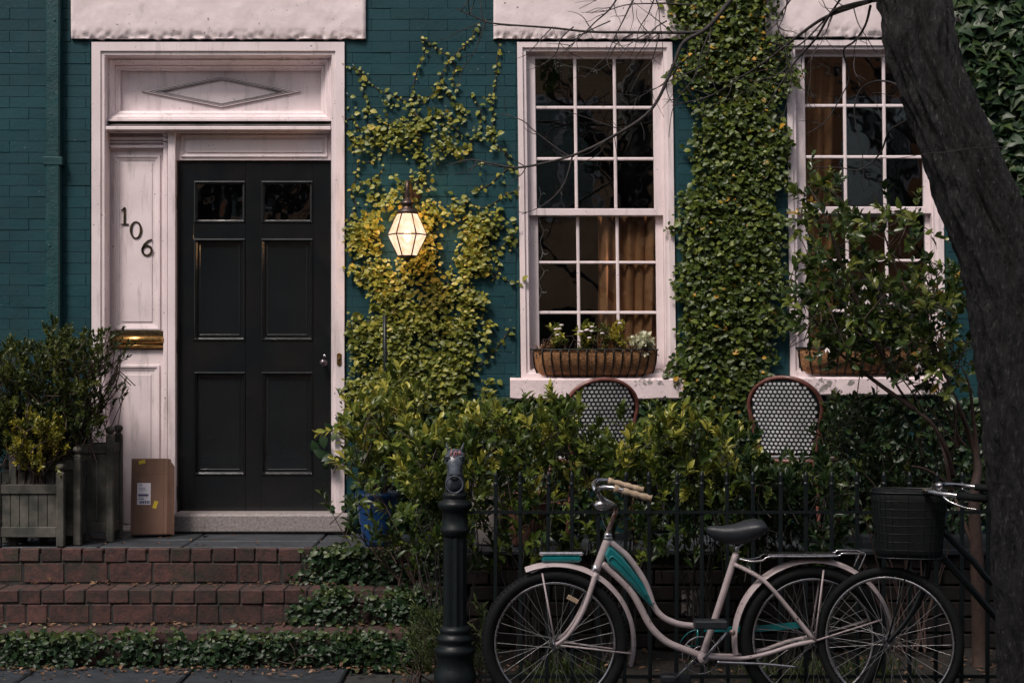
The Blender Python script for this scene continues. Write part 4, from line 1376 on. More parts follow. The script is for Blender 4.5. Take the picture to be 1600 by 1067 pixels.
HT = [(540, 650), (600, 615), (640, 640), (690, 655), (730, 640), (770, 612), (800, 622), (840, 620), (880, 600), (905, 610), (950, 630), (1000, 640), (1060, 628), (1100, 640), (1150, 650), (1200, 655), (1260, 690), (1300, 700)]
def top_at(x):
    for (a, b), (c, d) in zip(HT, HT[1:]):
        if a <= x <= c: return b + (d - b) * (x - a) / (c - a)
    return 690
hedges = [(640, 760, 'hedge shrub with yellow-green tips behind the horse-head post'), (750, 900, 'hedge shrub below the left end of the left window sill'),
          (885, 1040, 'hedge shrub in front of the left woven chair'), (1025, 1175, 'hedge shrub between the two woven chairs'), (1160, 1300, 'hedge shrub in front of the right woven chair')]
for k, (a, b, lb_) in enumerate(hedges):
    r_ = thing('hedge_shrub', P((a + b) / 2, 1030, -1.35), lb_, 'shrub', 'hedge shrubs behind the iron fence')
    def vol(a=a, b=b):
        while True:
            x = random.uniform(a, b); tp = top_at(x)
            y = tp + 36 + abs(random.gauss(0, 75)) if random.random() < .74 else random.uniform(730, 900)
            if y < 900 and not (1165 < x < 1280 and y < 748 and random.random() < .97) and not (890 < x < 1000 and y < 700 and random.random() < .80): break
        return P(x, y, random.uniform(-1.75, -1.05))
    dark = k >= 4
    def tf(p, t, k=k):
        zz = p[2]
        return min(1, max(0, t + (.06 if zz > 1.15 else 0) - (.30 if zz < .85 else 0) - .06 * max(0, k - 2)))  # lit tops and shaded low leaves are put into the tint
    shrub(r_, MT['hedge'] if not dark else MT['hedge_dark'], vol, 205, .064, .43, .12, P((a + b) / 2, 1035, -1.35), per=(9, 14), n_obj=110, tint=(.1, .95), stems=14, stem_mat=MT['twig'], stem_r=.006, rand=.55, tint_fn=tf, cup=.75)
r_ = thing('ivy_bush', P(1400, 900, -1.0), 'dark leafy bush under the right window behind the fence', 'shrub')
poly = [(1280, 700), (1300, 650), (1360, 640), (1440, 650), (1540, 650), (1540, 800), (1420, 830), (1290, 820)]
shrub(r_, MT['hedge_dark'], vol_px(poly, -1.2, -.55), 260, .062, .42, .13, P(1420, 1020, -1.0), per=(7, 11), n_obj=120, tint=(.0, .75), stems=12, rand=.6)

# tall stick behind the shrubs
st = MB(); st.tube([P(603, 680, -.45), P(602, 580, -.45), P(601, 492, -.45)], .0105, 8); st.tube([P(603, 820, -.45), P(603, 680, -.45)], .0105, 8)
st.build('garden_stake', MT['iron'], None, label='thin dark garden stake standing in the creeper beside the door', cat='stake')

# ------------------------------------------------------------------ camellia in front of the right window
r_ = thing('camellia_shrub', P(1533, 1046, -1.30), 'tall camellia with glossy leaves in front of the right window', 'shrub')
limbs = [[(1533, 1072), (1532, 1020), (1528, 900), (1522, 780), (1528, 730), (1518, 690), (1500, 640), (1480, 590), (1470, 520)], [(1530, 735), (1522, 660), (1514, 600), (1503, 575)],
         [(1490, 745), (1478, 700), (1455, 660), (1430, 640), (1400, 600), (1370, 540), (1340, 480)], [(1486, 770), (1478, 720), (1465, 680)], [(1528, 870), (1500, 800), (1488, 760), (1484, 740)],
         [(1480, 590), (1440, 500), (1400, 420), (1380, 360)], [(1430, 640), (1360, 590), (1300, 540), (1260, 480)], [(1400, 600), (1330, 450), (1290, 340), (1262, 290)], [(1488, 760), (1450, 735), (1425, 728)]]
for li, l in enumerate(limbs):
    q = smooth_path([tuple(P(a, b, -1.30 + .05 * math.sin(i * 1.7 + li))) for i, (a, b) in enumerate(l)], 5)
    r0 = .045 if li == 0 else .013
    rs = [max(.0035, r0 * (1 - .85 * i / len(q))) if li else (.05 - .034 * min(1, i / (len(q) * .55)) if i < len(q) * .55 else .016 * (1 - .7 * (i / len(q) - .55) / .45)) for i in range(len(q))]
    MB().tube(q, rs, 9).build('trunk' if li == 0 else 'limb', MT['stem'], r_)
poly = [(1238, 320), (1262, 262), (1300, 280), (1325, 330), (1380, 322), (1432, 330), (1440, 380), (1470, 400), (1500, 440), (1505, 520), (1510, 600), (1470, 610), (1400, 590), (1320, 560), (1250, 520), (1232, 480), (1240, 440), (1236, 380)]
def cam_bias(x, y):
    n = blob_noise(x, y, .03, 12.4)
    d = .35 + n * .8 + (.35 if y > 440 else 0) - (.22 if y < 330 else 0)
    return max(.03, min(1, d))
shrub(r_, MT['camellia'], vol_px(poly, -1.62, -.85, cam_bias), 470, .062, .54, .12, P(1500, 700, -1.3), per=(6, 9), kind='ovate', n_obj=290, tint=(.0, .85), stems=6, stem_r=.006, rand=.75, up=(-.1, -.3, .35), cup=1.0)
fm = MB()
for (a, b) in ((1355, 468), (1350, 445), (1292, 543), (1435, 568), (1393, 290 + 180)):
    c = P(a, b, -1.55)
    f = MB()
    for k in range(6):
        q = k * 1.05
        v = [(0, 0, 0), (.012, .006, -.012), (.020, 0, -.026), (.012, -.006, -.014)]
        f.add([(c.x + x * math.cos(q) - y * math.sin(q), c.y + x * math.sin(q) + y * math.cos(q), c.z + z) for x, y, z in v], [(0, 1, 2, 3)])
    f.build('flower', MT['petal'], r_)

# ------------------------------------------------------------------ window baskets
def basket(dx, dy, label):
    Yb = -.085
    x0, x1 = X_(832 + dx, Yb - .08), X_(1031 + dx, Yb - .08)
    zt, zb = Z_(546 + dy, Yb - .08), Z_(591 + dy, -.075) + .008
    cx = (x0 + x1) / 2; hw = (x1 - x0) / 2
    t = thing('window_basket', (cx, Yb, zb), label, 'basket', 'coconut-lined baskets on the window sills')
    dep = .15
    def pt(u, v, k=0.0):           # u along -1..1, v 0 top .. 1 bottom ; front half of a trough
        ang = v * math.pi / 2
        ww = hw * (1 - .13 * (1 - math.cos(ang))) + k
        endr = math.sqrt(max(0, 1 - abs(u) ** 5))
        y = .03 - (dep * math.cos(ang * .9) + k) * endr
        z = zt - (zt - zb) * math.sin(ang) 
        return (cx + u * ww, y, z)
    nu, nv = 48, 9
    us = [math.sin(-math.pi/2 + math.pi * i / nu) for i in range(nu + 1)]
    vs = [pt(u, j / nv) for u in us for j in range(nv + 1)]
    vs = [(x + .004 * mnoise.noise(Vector((x * 40, z * 40, 1))), y + .005 * mnoise.noise(Vector((x * 50, z * 50, 0))), z) for x, y, z in vs]
    fs = [(i*(nv+1) + j, (i+1)*(nv+1) + j, (i+1)*(nv+1) + j + 1, i*(nv+1) + j + 1) for i in range(nu) for j in range(nv)]
    mb = MB(); mb.add(vs, fs, True)
    o = mb.build('coco_liner', MT['coco'], t); s = o.modifiers.new('thickness', 'SOLIDIFY'); s.thickness = .012; s.offset = 1
    for k in range(15):
        u = math.sin(-1.42 + 2.84 * k / 14) if False else -.97 + 1.94 * k / 14
        MB().tube([pt(u * (1.0), j / 8, .006) for j in range(9)], .0042, 6).build('rib', MT['iron'], t)
    MB().tube([pt(u, 0, .006) for u in us], .0045, 6).build('rim', MT['iron'], t)
    MB().add([(cx - hw * .95, .03, zt - .02), (cx + hw * .95, .03, zt - .02), (cx + hw * .9, -.08, zt - .02), (cx - hw * .9, -.08, zt - .02)], [(0, 1, 2, 3)]).build('soil', MT['soil'], t)
    return t, zt
basket(0, 0, 'coconut-lined wire basket with flowers on the left window sill')
basket(421, -3, 'coconut-lined wire basket half hidden behind the camellia')
def basket_plant(px, py_top, wpx, mat, label, n, leaf, ratio, kind='ovate', flowers=0, per=(7, 11), tint=(.55, 1), rand=.5, name='flowering_plant'):
    Y = -.04
    r_ = thing(name, P(px, 556, Y), label, 'plant', None)
    def v(): 
        t = random.random()
        return P(px + random.gauss(0, wpx * .35), 552 - (552 - py_top) * t * .9, Y + random.uniform(-.05, .04))
    shrub(r_, mat, v, int(n * 1.5), leaf, ratio, .035, P(px, 556, Y), per=per, kind=kind, stems=5, stem_r=.003, tint=tint, rand=rand)
    for k in range(flowers):
        c = P(px + random.gauss(0, wpx * .35), py_top + random.uniform(-3, 18), Y - .06)
        f = MB(); f.sphere(c, .0105, 8, 5, (1.3, 1, .6)); f.build('flower', MT['petal'], r_)
basket_plant(870, 508, 12, MT['hedge'], 'leggy white-flowered plant at the left of the left basket', 13, .036, .5, flowers=4)
basket_plant(918, 510, 16, MT['hedge'], 'bushy white-flowered plant left of the middle of the left basket', 24, .034, .5, flowers=6)
basket_plant(943, 512, 10, MT['boxleaf'], 'feathery green plant in the middle of the left basket', 24, .026, .35, flowers=1)
basket_plant(968, 505, 12, MT['goldleaf'], 'yellow-leaved plant right of the middle of the left basket', 24, .032, .5, flowers=1)
basket_plant(1003, 530, 20, MT['paleleaf'], 'silvery pale foliage at the right end of the left basket', 34, .034, .62, per=(7, 11))
basket_plant(852, 543, 12, MT['litter'], 'reddish brown foliage at the left end of the left basket', 9, .03, .5)
basket_plant(1290, 520, 16, MT['hedge_dark'], 'dark leafy plant in the basket behind the camellia', 12, .028, .5)
basket_plant(1390, 520, 16, MT['hedge_dark'], 'second dark leafy plant in the basket behind the camellia, nearer the tree', 12, .028, .5)

# ------------------------------------------------------------------ bistro chairs
def chair(px, py_top, Y, yaw, label, lean=.10):
    zt = Z_(py_top, Y)
    base = Vector((X_(px, Y), Y, LAND + .004))
    t = thing('bistro_chair', base, label, 'chair', 'woven bistro chairs on the terrace')
    H = zt - base.z
    SH_ = .445
    ca, sa = math.cos(yaw), math.sin(yaw)
    def W(p):
        x, y, z = p
        return (base.x + x * ca - y * sa, base.y + x * sa + y * ca, base.z + z)
    def bb(mb, name, mat, par=t):
        mb.v = [W(p) for p in mb.v]
        return mb.build(name, mat, par)
    # back outline: half-widths by height, back plane y = -0.18 leaning towards -y at the top, curved
    def half(z):
        s = (z - SH_) / (H - SH_)
        if s < .62: return .145 + .052 * (s / .62)
        q = (s - .62) / .38
        return .197 * math.sqrt(max(0, 1 - q ** 2.2))
    def back(x, z):
        s = (z - SH_) / (H - SH_)
        return (x, -.17 - lean * s + .5 * x * x * 1.2, z)
    zs = [SH_ + (H - SH_) * (1 - (1 - i / 26) ** 1.7) for i in range(27)]
    rim = [back(-half(z), z) for z in zs] + [back(half(z), z) for z in reversed(zs[:-1])]
    legs_l = [(-.19, -.21, 0), (-.165, -.185, SH_ * .6), (-.147, -.166, SH_ - .02)]
    bb(MB().tube(smooth_path(legs_l + rim[::2] + [(-p[0], p[1], p[2]) for p in reversed(legs_l)], 3), .0125, 8), 'back_frame', MT['rattan'])
    vs, fs = [], []
    nz_, nx_ = 22, 12
    zz = [SH_ + .03 + (H - .012 - SH_ - .03) * j / nz_ for j in range(nz_ + 1)]
    for z in zz:
        h = max(.002, half(z) - .006)
        for i in range(nx_ + 1): vs.append(back(-h + 2 * h * i / nx_, z))
    for j in range(nz_):
        for i in range(nx_):
            a = j * (nx_ + 1) + i
            fs.append((a, a + 1, a + nx_ + 2, a + nx_ + 1))
    mb = MB(); mb.add(vs, fs, True)
    bk = bb(mb, 'backrest', MT['weave']); bk.modifiers.new('thickness', 'SOLIDIFY').thickness = .006
    dots = MB()
    pitch = .0245
    r0 = 0
    z = SH_ + .05
    while z < H - .02:
        h = half(z) - .020
        x = -.3 + (r0 % 2) * pitch / 2
        while x < .3:
            if abs(x) < h:
                for sgn in (-1, 1):
                    c = back(x, z); rr_ = .0089
                    pts = []
                    for k in range(7):
                        q = 2 * math.pi * k / 7
                        b_ = back(x + rr_ * math.cos(q), z + rr_ * .92 * math.sin(q))
                        pts.append((b_[0], b_[1] + sgn * .0075, b_[2]))
                    dots.add(pts, [tuple(range(7))])
            x += pitch
        z += pitch * .866; r0 += 1
    bb(dots, 'weave_pattern', MT['weavedot'], bk)['kind'] = 'stuff'
    # seat
    out = []
    for k in range(28):
        q = 2 * math.pi * k / 28
        c, s = math.cos(q), math.sin(q)
        out.append((.205 * math.copysign(abs(c) ** .7, c), .02 + .20 * math.copysign(abs(s) ** .7, s)))
    mb = MB(); mb.add([(x, y, SH_ - .012) for x, y in out] + [(x, y, SH_ + .008) for x, y in out], [tuple(range(27, -1, -1)), tuple(range(28, 56))] + [(k, (k+1) % 28, 28 + (k+1) % 28, 28 + k) for k in range(28)])
    seat = bb(mb, 'seat', MT['weave'])
    bb(MB().tube([(x * 1.03, y * 1.03, SH_) for x, y in out + out[:1]], .011, 7), 'seat_rim', MT['rattan'], seat)
    sd = MB(); r0 = 0
    y = -.17
    while y < .2:
        x = -.2 + (r0 % 2) * pitch / 2
        while x < .2:
            if in_poly(x, y, [(a * .93, b * .93) for a, b in out]):
                sd.add([(x + .0100 * math.cos(k * .9), y + .0100 * math.sin(k * .9), SH_ + .0095) for k in range(7)], [tuple(range(7))])
            x += pitch
        y += pitch * .866; r0 += 1
    bb(sd, 'weave_pattern', MT['weavedot'], seat)['kind'] = 'stuff'
    for sx in (-1, 1):
        bb(MB().tube([(sx * .17, .19, SH_), (sx * .185, .21, SH_ * .5), (sx * .195, .225, 0)], .0125, 8), 'leg', MT['rattan'])
        bb(MB().tube([(sx * .172, .19, .20), (sx * .165, -.19, .22)], .008, 6), 'stretcher', MT['rattan'])
    return t
chair(922, 592, -.52, R(14), 'woven bistro chair with arched back under the left window basket')
chair(1243, 589, -.52, R(-24), 'woven bistro chair with arched back left of the camellia')

# ------------------------------------------------------------------ iron fence
FYY = -2.05
fr = thing('iron_fence', (X_(1150, FYY), FYY, 0), 'low black iron picket fence behind the bicycles', 'fence')
pk = MB()
pz = Z_(738, FYY)
pk.box(-.0085, .0085, -.0085, .0085, .0, pz - .05, .002)
pk.lathe([(.012, pz - .058), (.0125, pz - .053), (.012, pz - .048), (.0095, pz - .044), (.010, pz - .012), (.006, pz - .002), (.0015, pz + .004)], 8)
pme = bpy.data.meshes.new('picket'); pme.from_pydata(pk.v, [], pk.f); pme.materials.append(MT['iron'])
k = 0
while True:
    px = 773 + 40.5 * k
    if px > 2000: break
    o = link_mesh('picket', pme, fr, (X_(px, FYY) - fr.location.x, 0, 0)); o.rotation_euler = (random.gauss(0, .004), random.gauss(0, .005), 0); k += 1
for zc in (Z_(800, FYY), .10):
    MB().box(X_(728, FYY), X_(2010, FYY), FYY - .012, FYY - .0095 + .0, zc - .006, zc + .006).build('rail', MT['iron'], fr)
    MB().box(X_(728, FYY), X_(2010, FYY), FYY + .0095, FYY + .013, zc - .006, zc + .006).build('rail', MT['iron'], fr)

# ------------------------------------------------------------------ hitching post with horse head
hx, hy = X_(711, FYY), FYY
hp = thing('hitching_post', (hx, hy, 0), 'black cast iron hitching post topped by a horse head with ring', 'post')
k1 = M_(1, FYY)
zz = lambda py: Z_(py, FYY)
shaft = MB()
prof = [(20.5, 985), (19, 978), (18.5, 838)]
n = 20
vs, fs = [], []
secs = []
for (r, py) in prof:
    secs.append([(hx + k1 * r * (1.0 if k % 2 else .88) * math.cos(2*math.pi*(k+.5)/n), hy + k1 * r * (1.0 if k % 2 else .88) * math.sin(2*math.pi*(k+.5)/n), zz(py)) for k in range(n)])
shaft.loft(secs, smooth=False)
shaft.build('shaft', MT['iron'], hp)
MB().lathe([(k1*33, 0.0), (k1*33, zz(1050)), (k1*29, zz(1044)), (k1*29, zz(1022)), (k1*32, zz(1019)), (k1*32, zz(1012)), (k1*27, zz(1008)), (k1*26, zz(1003)), (k1*29, zz(999)), (k1*29.5, zz(995)), (k1*25, zz(991)), (k1*23, zz(987)), (k1*25.5, zz(984)), (k1*24, zz(980)), (k1*19, zz(976))], 24, (hx, hy, 0)).build('base', MT['iron'], hp)
MB().lathe([(k1*18.5, zz(838)), (k1*20, zz(834)), (k1*23, zz(830)), (k1*23.5, zz(825)), (k1*20.5, zz(822)), (k1*20, zz(800)), (k1*22, zz(797)), (k1*26, zz(793)), (k1*27, zz(788)), (k1*26, zz(784)), (k1*19, zz(781)), (k1*18, zz(778)), (k1*20, zz(775)), (k1*19.5, zz(771)), (k1*14, zz(767))], 24, (hx, hy, 0)).build('capital', MT['iron'], hp)
hd = MB()
def ell(c, rx, ry, n=14, tilt=0.0):
    return [(c[0] + rx * math.cos(2*math.pi*k/n), c[1] + ry * math.sin(2*math.pi*k/n) * math.cos(tilt), c[2] + ry * math.sin(2*math.pi*k/n) * math.sin(tilt)) for k in range(n)]
# neck
hd.loft([ell((hx, hy, zz(769)), k1*14, k1*14), ell((hx, hy - .010, zz(762)), k1*15.5, k1*17), ell((hx, hy - .016, zz(752)), k1*15, k1*18), ell((hx, hy - .006, zz(742)), k1*12.5, k1*16), ell((hx, hy + .014, zz(726)), k1*12, k1*14), ell((hx, hy + .026, zz(712)), k1*10, k1*11), ell((hx, hy + .026, zz(704)), k1*5, k1*5)])
# head: forehead, brow, cheeks, nose, muzzle, sloping forward
def face(z, y, w, d, n=16):
    ring = []
    for k in range(n):
        q = 2 * math.pi * k / n
        c_, s_ = math.cos(q), math.sin(q)
        ring.append((hx + 1.12 * k1 * w * math.copysign(abs(c_) ** .8, c_), hy + y + k1 * d * s_, zz(z)))
    return ring
hd.loft([face(701, .004, 5, 5), face(703.5, 0, 9.5, 8), face(708, -.010, 12.6, 11), face(714, -.020, 14.2, 12.5), face(719, -.028, 14.0, 12.5), face(725, -.036, 11.4, 11.5), face(731, -.044, 9.4, 10.5), face(737, -.050, 9.2, 10.5), face(742, -.053, 9.6, 10), face(745, -.053, 8.2, 8.5), face(747, -.053, 5, 5)])
head = hd.build('horse_head', MT['horse'], hp)
for s in (-1, 1):
    e = MB(); e.tube([(hx + s*k1*8, hy + .004, zz(708)), (hx + s*k1*10.5, hy - .004, zz(702)), (hx + s*k1*14, hy - .004, zz(691))], [k1*5, k1*4.2, k1*.6], 7, flat=.6); e.build('ear', MT['horse'], head)
    e = MB(); e.sphere((hx + s*k1*11.8, hy - .052, zz(717)), k1*2.6, 8, 6); e.build('eye', MT['iron'], head)
    e = MB(); e.tube([(hx + s*k1*7.5, hy - .060, zz(712.5)), (hx + s*k1*12, hy - .056, zz(712)), (hx + s*k1*14.5, hy - .040, zz(715))], k1*1.5, 6); e.build('brow', MT['horse'], head)
    e = MB(); e.sphere((hx + s*k1*5.0, hy - .081, zz(740)), k1*1.7, 8, 5); e.build('nostril', MT['iron'], head)
    e = MB(); e.tube([(hx + s*k1*8.5, hy - .062, zz(745)), (hx, hy - .084, zz(746))], k1*1.2, 6); e.build('bit', MT['iron'], head)
rr = random.Random(8)
e = MB()
for k in range(15):
    a = rr.uniform(-1, 1); z0 = rr.uniform(703, 709)
    x_ = a * 9.5
    e.tube([(hx + k1*x_*.75, hy - .030 - .012 * (1 - abs(a)), zz(z0)), (hx + k1*x_, hy - .044 - .014 * (1 - abs(a)), zz(z0 + rr.uniform(3, 6)))], k1*.9, 5)
e.build('forelock', MT['pinkpaint'], head)
e = MB(); e.torus((hx, hy - .079, zz(755)), k1*13, k1*1.3, 36, 8); e.build('ring', MT['horse'], hp)
# ------------------------------------------------------------------ bicycles
def wheel(par, c, Rw, yaw, tyre_r, n_sp, knobby=False, tyre_mat=None, name='wheel'):
    """c: hub centre; wheel stands in a vertical plane turned by yaw"""
    ca, sa = math.cos(yaw), math.sin(yaw)
    def at(r, q, off=0.0): return (c[0] + r * math.cos(q) * ca - off * sa, c[1] + r * math.cos(q) * sa + off * ca, c[2] + r * math.sin(q))
    m = MB(); m.torus(c, Rw - tyre_r, tyre_r, 72, 12, yaw, 1.05)
    tyre = m.build(name, tyre_mat or MT['rubber'], par)
    if knobby:
        t = MB()
        for k in range(96):
            q = 2 * math.pi * k / 96
            for off in (-.55, .0, .55):
                qq = q + (.0 if off else .032)
                rr_ = (Rw - tyre_r) + tyre_r * math.cos(math.asin(min(.99, abs(off)))) 
                a = [at(rr_ - .003, qq - .010, off*tyre_r - .006), at(rr_ - .003, qq + .010, off*tyre_r - .006), at(rr_ - .003, qq + .010, off*tyre_r + .006), at(rr_ - .003, qq - .010, off*tyre_r + .006),
                     at(rr_ + .004, qq - .008, off*tyre_r - .005), at(rr_ + .004, qq + .008, off*tyre_r - .005), at(rr_ + .004, qq + .008, off*tyre_r + .005), at(rr_ + .004, qq - .008, off*tyre_r + .005)]
                t.add(a, [(4, 5, 6, 7), (0, 1, 5, 4), (1, 2, 6, 5), (2, 3, 7, 6), (3, 0, 4, 7)])
        t.build('tyre_tread', MT['rubber'], tyre)['kind'] = 'stuff'
    Rr = Rw - tyre_r * 2 - .006
    m = MB(); m.torus(c, Rr, .008, 72, 8, yaw, 1.5); m.build('rim', MT['chrome'], tyre)
    m = MB()
    ax = [at(0, 0, o) for o in (-.052, -.036, -.034, -.020, .020, .034, .036, .052)]
    m.tube(ax, [.005, .006, .022, .011, .011, .022, .006, .005], 12); m.build('hub', MT['chrome'], tyre)
    for k in range(n_sp):
        q = 2 * math.pi * k / n_sp
        s = 1 if k % 2 else -1
        dq = .95 if (k // 2) % 2 else -.95
        m = MB(); m.tube([at(.020, q + dq, s * .033), at(Rr - .004, q, 0)], .0011, 4, cap=False); m.build('spoke', MT['spoke'], tyre)
    return tyre

def fender(c, Rf, a0, a1, half_w, yaw=0.0, crown=.012, taper=None):
    n = 40; vs, fs = [], []
    ca, sa = math.cos(yaw), math.sin(yaw)
    for i in range(n + 1):
        q = R(a0 + (a1 - a0) * i / n)
        k = taper(i / n) if taper else 1
        for j in range(9):
            u = -1 + j / 4
            rr_ = Rf - crown * abs(u) ** 2.2 * (1.6) 
            x, y, z = rr_ * math.cos(q), u * half_w * k, rr_ * math.sin(q)
            vs.append((c[0] + x*ca - y*sa, c[1] + x*sa + y*ca, c[2] + z))
    fs = [(i*9 + j, (i+1)*9 + j, (i+1)*9 + j + 1, i*9 + j + 1) for i in range(n) for j in range(8)]
    m = MB(); m.add(vs, fs, True)
    return m

# ---- the pale pink cruiser
BYY = -2.42
def q3(l, Y=BYY, k=5, dy=0.0):
    return smooth_path([tuple(P(a, b, Y) + Vector((0, dy, 0))) for a, b in l], k)
fh, rh = P(867, 1009, BYY), P(1270, 996, BYY)
RW = M_(114.5, BYY)
fh.z = max(fh.z, RW + .0); 
bike = thing('bicycle', (P(1060, 1000, BYY).x, BYY, 0), 'pale pink step-through cruiser bicycle with teal tank, leaning at the fence', 'bicycle')
PK, TL, CH = MT['bikepink'], MT['biketeal'], MT['chrome']
wheel(bike, fh, RW, 0, .0255, 36, knobby=True)
rh.z = fh.z + M_(12, BYY) * .5
wheel(bike, rh, RW, 0, .0255, 36)
fx = lambda *l: [tuple(p) for p in l]
tub = lambda l, r, name, mat=PK, n=10, dy=0.0, par=bike, k=5: MB().tube(q3(l, BYY, k, dy), r, n).build(name, mat, par)
frame = tub([(952, 845), (968, 858), (983, 872), (1005, 904), (1014, 925), (1021, 945), (1034, 962), (1056, 973), (1080, 977), (1103, 978)], .0135, 'frame')
tub([(941, 880), (961, 897), (986, 923), (1002, 951), (1018, 980), (1043, 1003), (1080, 1018), (1097, 1025)], .0155, 'down_tube', par=frame)
tub([(1150, 864), (1124, 945), (1097, 1025)], .0145, 'seat_tube', par=frame)
tub([(951, 840), (931, 892)], .019, 'head_tube', par=frame)
for dy in (-.036, .036):
    b = MB(); b.tube(smooth_path([tuple(P(1147, 881, BYY) + Vector((0, dy*.3, 0))), tuple(P(1181, 898, BYY) + Vector((0, dy, 0))), tuple(P(1208, 922, BYY) + Vector((0, dy*1.3, 0))), (rh.x, rh.y + dy*1.5, rh.z)], 5), .009, 8); b.build('seat_stay', PK, frame)
    b = MB(); b.tube(smooth_path([tuple(P(1099, 1024, BYY) + Vector((0, dy*.7, 0))), tuple(P(1154, 1026, BYY) + Vector((0, dy, 0))), tuple(P(1195, 1018, BYY) + Vector((0, dy*1.3, 0))), tuple(P(1235, 1005, BYY) + Vector((0, dy*1.5, 0))), (rh.x, rh.y + dy*1.5, rh.z)], 5), .0095, 8); b.build('chain_stay', PK, frame)
    b = MB(); b.tube(smooth_path([tuple(P(931, 893, BYY) + Vector((0, dy*.9, 0))), tuple(P(917, 935, BYY) + Vector((0, dy*1.2, 0))), tuple(P(904, 964, BYY) + Vector((0, dy*1.35, 0))), tuple(P(886, 990, BYY) + Vector((0, dy*1.4, 0))), (fh.x + .004, fh.y + dy*1.45, fh.z)], 5), [.0125 - .0005 * i * .5 for i in range(21)], 8); b.build('fork_blade', PK, bike)
    # mudguard struts
    for (h, a, b_) in ((fh, 847, 894), (fh, 986, 1019), (rh, 1285, 889), (rh, 1376, 966)):
        b = MB(); b.tube([(h.x, h.y + dy*1.45, h.z), tuple(P(a, b_, BYY) + Vector((0, dy*.8, 0)))], .0042, 6); b.build('mudguard_strut', PK, bike)
b = MB(); b.lathe([(.010, -.026), (.020, -.022), (.020, .022), (.010, .026)], 14, tuple(P(931, 891, BYY)), axis='z'); b.build('fork_crown', CH, bike)
b = MB()
p0 = P(950, 838, BYY)
b.lathe([(.021, -.012), (.022, -.004), (.018, .0), (.021, .006), (.018, .012), (.014, .018)], 14, tuple(p0)); b.build('headset', CH, bike)
tub([(949, 838), (951, 828), (957, 812), (962, 800), (962, 792)], .0105, 'stem', MT['rust'])
# handlebar: from the clamp outwards, forward loop, then back to the grips
hc = P(962, 791, BYY)
for s in (-1, 1):
    pts = [tuple(hc), (hc.x - .012, hc.y + s*.04, hc.z + .006), (hc.x - .055, hc.y + s*.09, hc.z + .030), (hc.x - .088, hc.y + s*.14, hc.z + .072), (hc.x - .075, hc.y + s*.19, hc.z + .094), (hc.x - .030, hc.y + s*.215, hc.z + .096), (hc.x + .02, hc.y + s*.225, hc.z + .085)]
    b = MB(); b.tube(smooth_path(pts, 6), .0105, 10); hb_ = b.build('handlebar', CH, bike)
    b = MB()
    g0, g1 = Vector((hc.x - .02, hc.y + s*.217, hc.z + .094)), Vector((hc.x + .135, hc.y + s*.235, hc.z + .052))
    n_ = 12
    b.tube([g0.lerp(g1, i / n_) for i in range(n_ + 1)], [.014 + .0022 * math.sin(i * 2.1) + (.003 if i in (0, n_) else 0) for i in range(n_ + 1)], 10); b.build('grip', MT['cream'], bike)
b = MB()
bell_c = Vector((hc.x - .058, hc.y - .05, hc.z + .010))
secs = []
for t_, r_ in ((0, .004), (.12, .017), (.35, .024), (.6, .022), (.85, .012), (1, .003)):
    cx_ = bell_c.x - .040 + .085 * t_
    secs.append([(cx_, bell_c.y + r_ * math.cos(2*math.pi*k/14), bell_c.z - .004 * t_ + r_ * 1.0 * math.sin(2*math.pi*k/14)) for k in range(14)])
b.loft(secs); b.build('headlamp', CH, bike)
# tank
tank = [(944, 866), (950, 852), (957, 855), (972, 869), (985, 885), (1005, 912), (1014, 930), (1021, 946), (1014, 944), (1000, 929), (985, 912), (967, 894), (950, 880)]
b = MB(); b.prism([(P(a, c_, BYY).x, P(a, c_, BYY).z) for a, c_ in tank], BYY - .030, BYY + .030, .010); tk = b.build('tank', TL, bike)
rib = [(950, 874), (956, 868), (966, 876), (990, 902), (1010, 930)]
b = MB(); b.tube([(x, BYY - .0325, z) for x, _, z in q3(rib)], .0045, 6); b.build('tank_rib', TL, tk)
# mudguards
Rf = M_(127, BYY)
fender(fh, Rf, 112, -17, .034).build('mudguard', PK, bike)
fender(rh, Rf, 191, -2, .034).build('mudguard', PK, bike)
b = MB()
t0 = P(820, 890, BYY)
b.add([(t0.x, t0.y, t0.z - .002), (t0.x + .10, t0.y - .034, t0.z + .022), (t0.x + .10, t0.y + .034, t0.z + .022), (t0.x + .10, t0.y, t0.z + .034), (t0.x + .03, t0.y - .024, t0.z - .012), (t0.x + .03, t0.y + .024, t0.z - .012)],
      [(0, 1, 3), (0, 3, 2), (0, 4, 1), (0, 2, 5)], True); b.build('mudguard_tip', PK, bike)
# lamp on the front mudguard
b = MB(); b.pbox(846, 909, 867.5, 879, BYY - .025, BYY + .025, .010); fl_ = b.build('mudguard_lamp', TL, bike)
b = MB(); b.pbox(842, 912, 862.5, 868, BYY - .028, BYY + .028, .006); b.build('lamp_cover', CH, fl_)
# saddle
sp = MB(); sp.tube([P(1150, 866, BYY), P(1153, 848, BYY)], .011, 8); sp.build('seat_post', CH, bike)
secs = []
for (px, pyt, pyb, w) in ((1103, 824, 831, .010), (1106, 822, 836, .020), (1116, 821, 843, .030), (1130, 821, 848, .042), (1148, 818, 851, .060), (1165, 812.5, 849, .082), (1180, 810, 843, .096), (1192, 813, 834, .090), (1197, 820, 828, .060)):
    a, c_ = P(px, pyt, BYY), P(px, pyb, BYY); h_ = (a.z - c_.z)
    ring = []
    for k in range(16):
        q = 2 * math.pi * k / 16
        cc, ss = math.cos(q), math.sin(q)
        ring.append((a.x, BYY + w * math.copysign(abs(cc) ** .8, cc), c_.z + h_ * (.62 + (.38 * ss if ss > 0 else .62 * ss))))
    secs.append(ring)
b = MB(); b.loft(secs); b.build('saddle', MT['saddle'], bike)
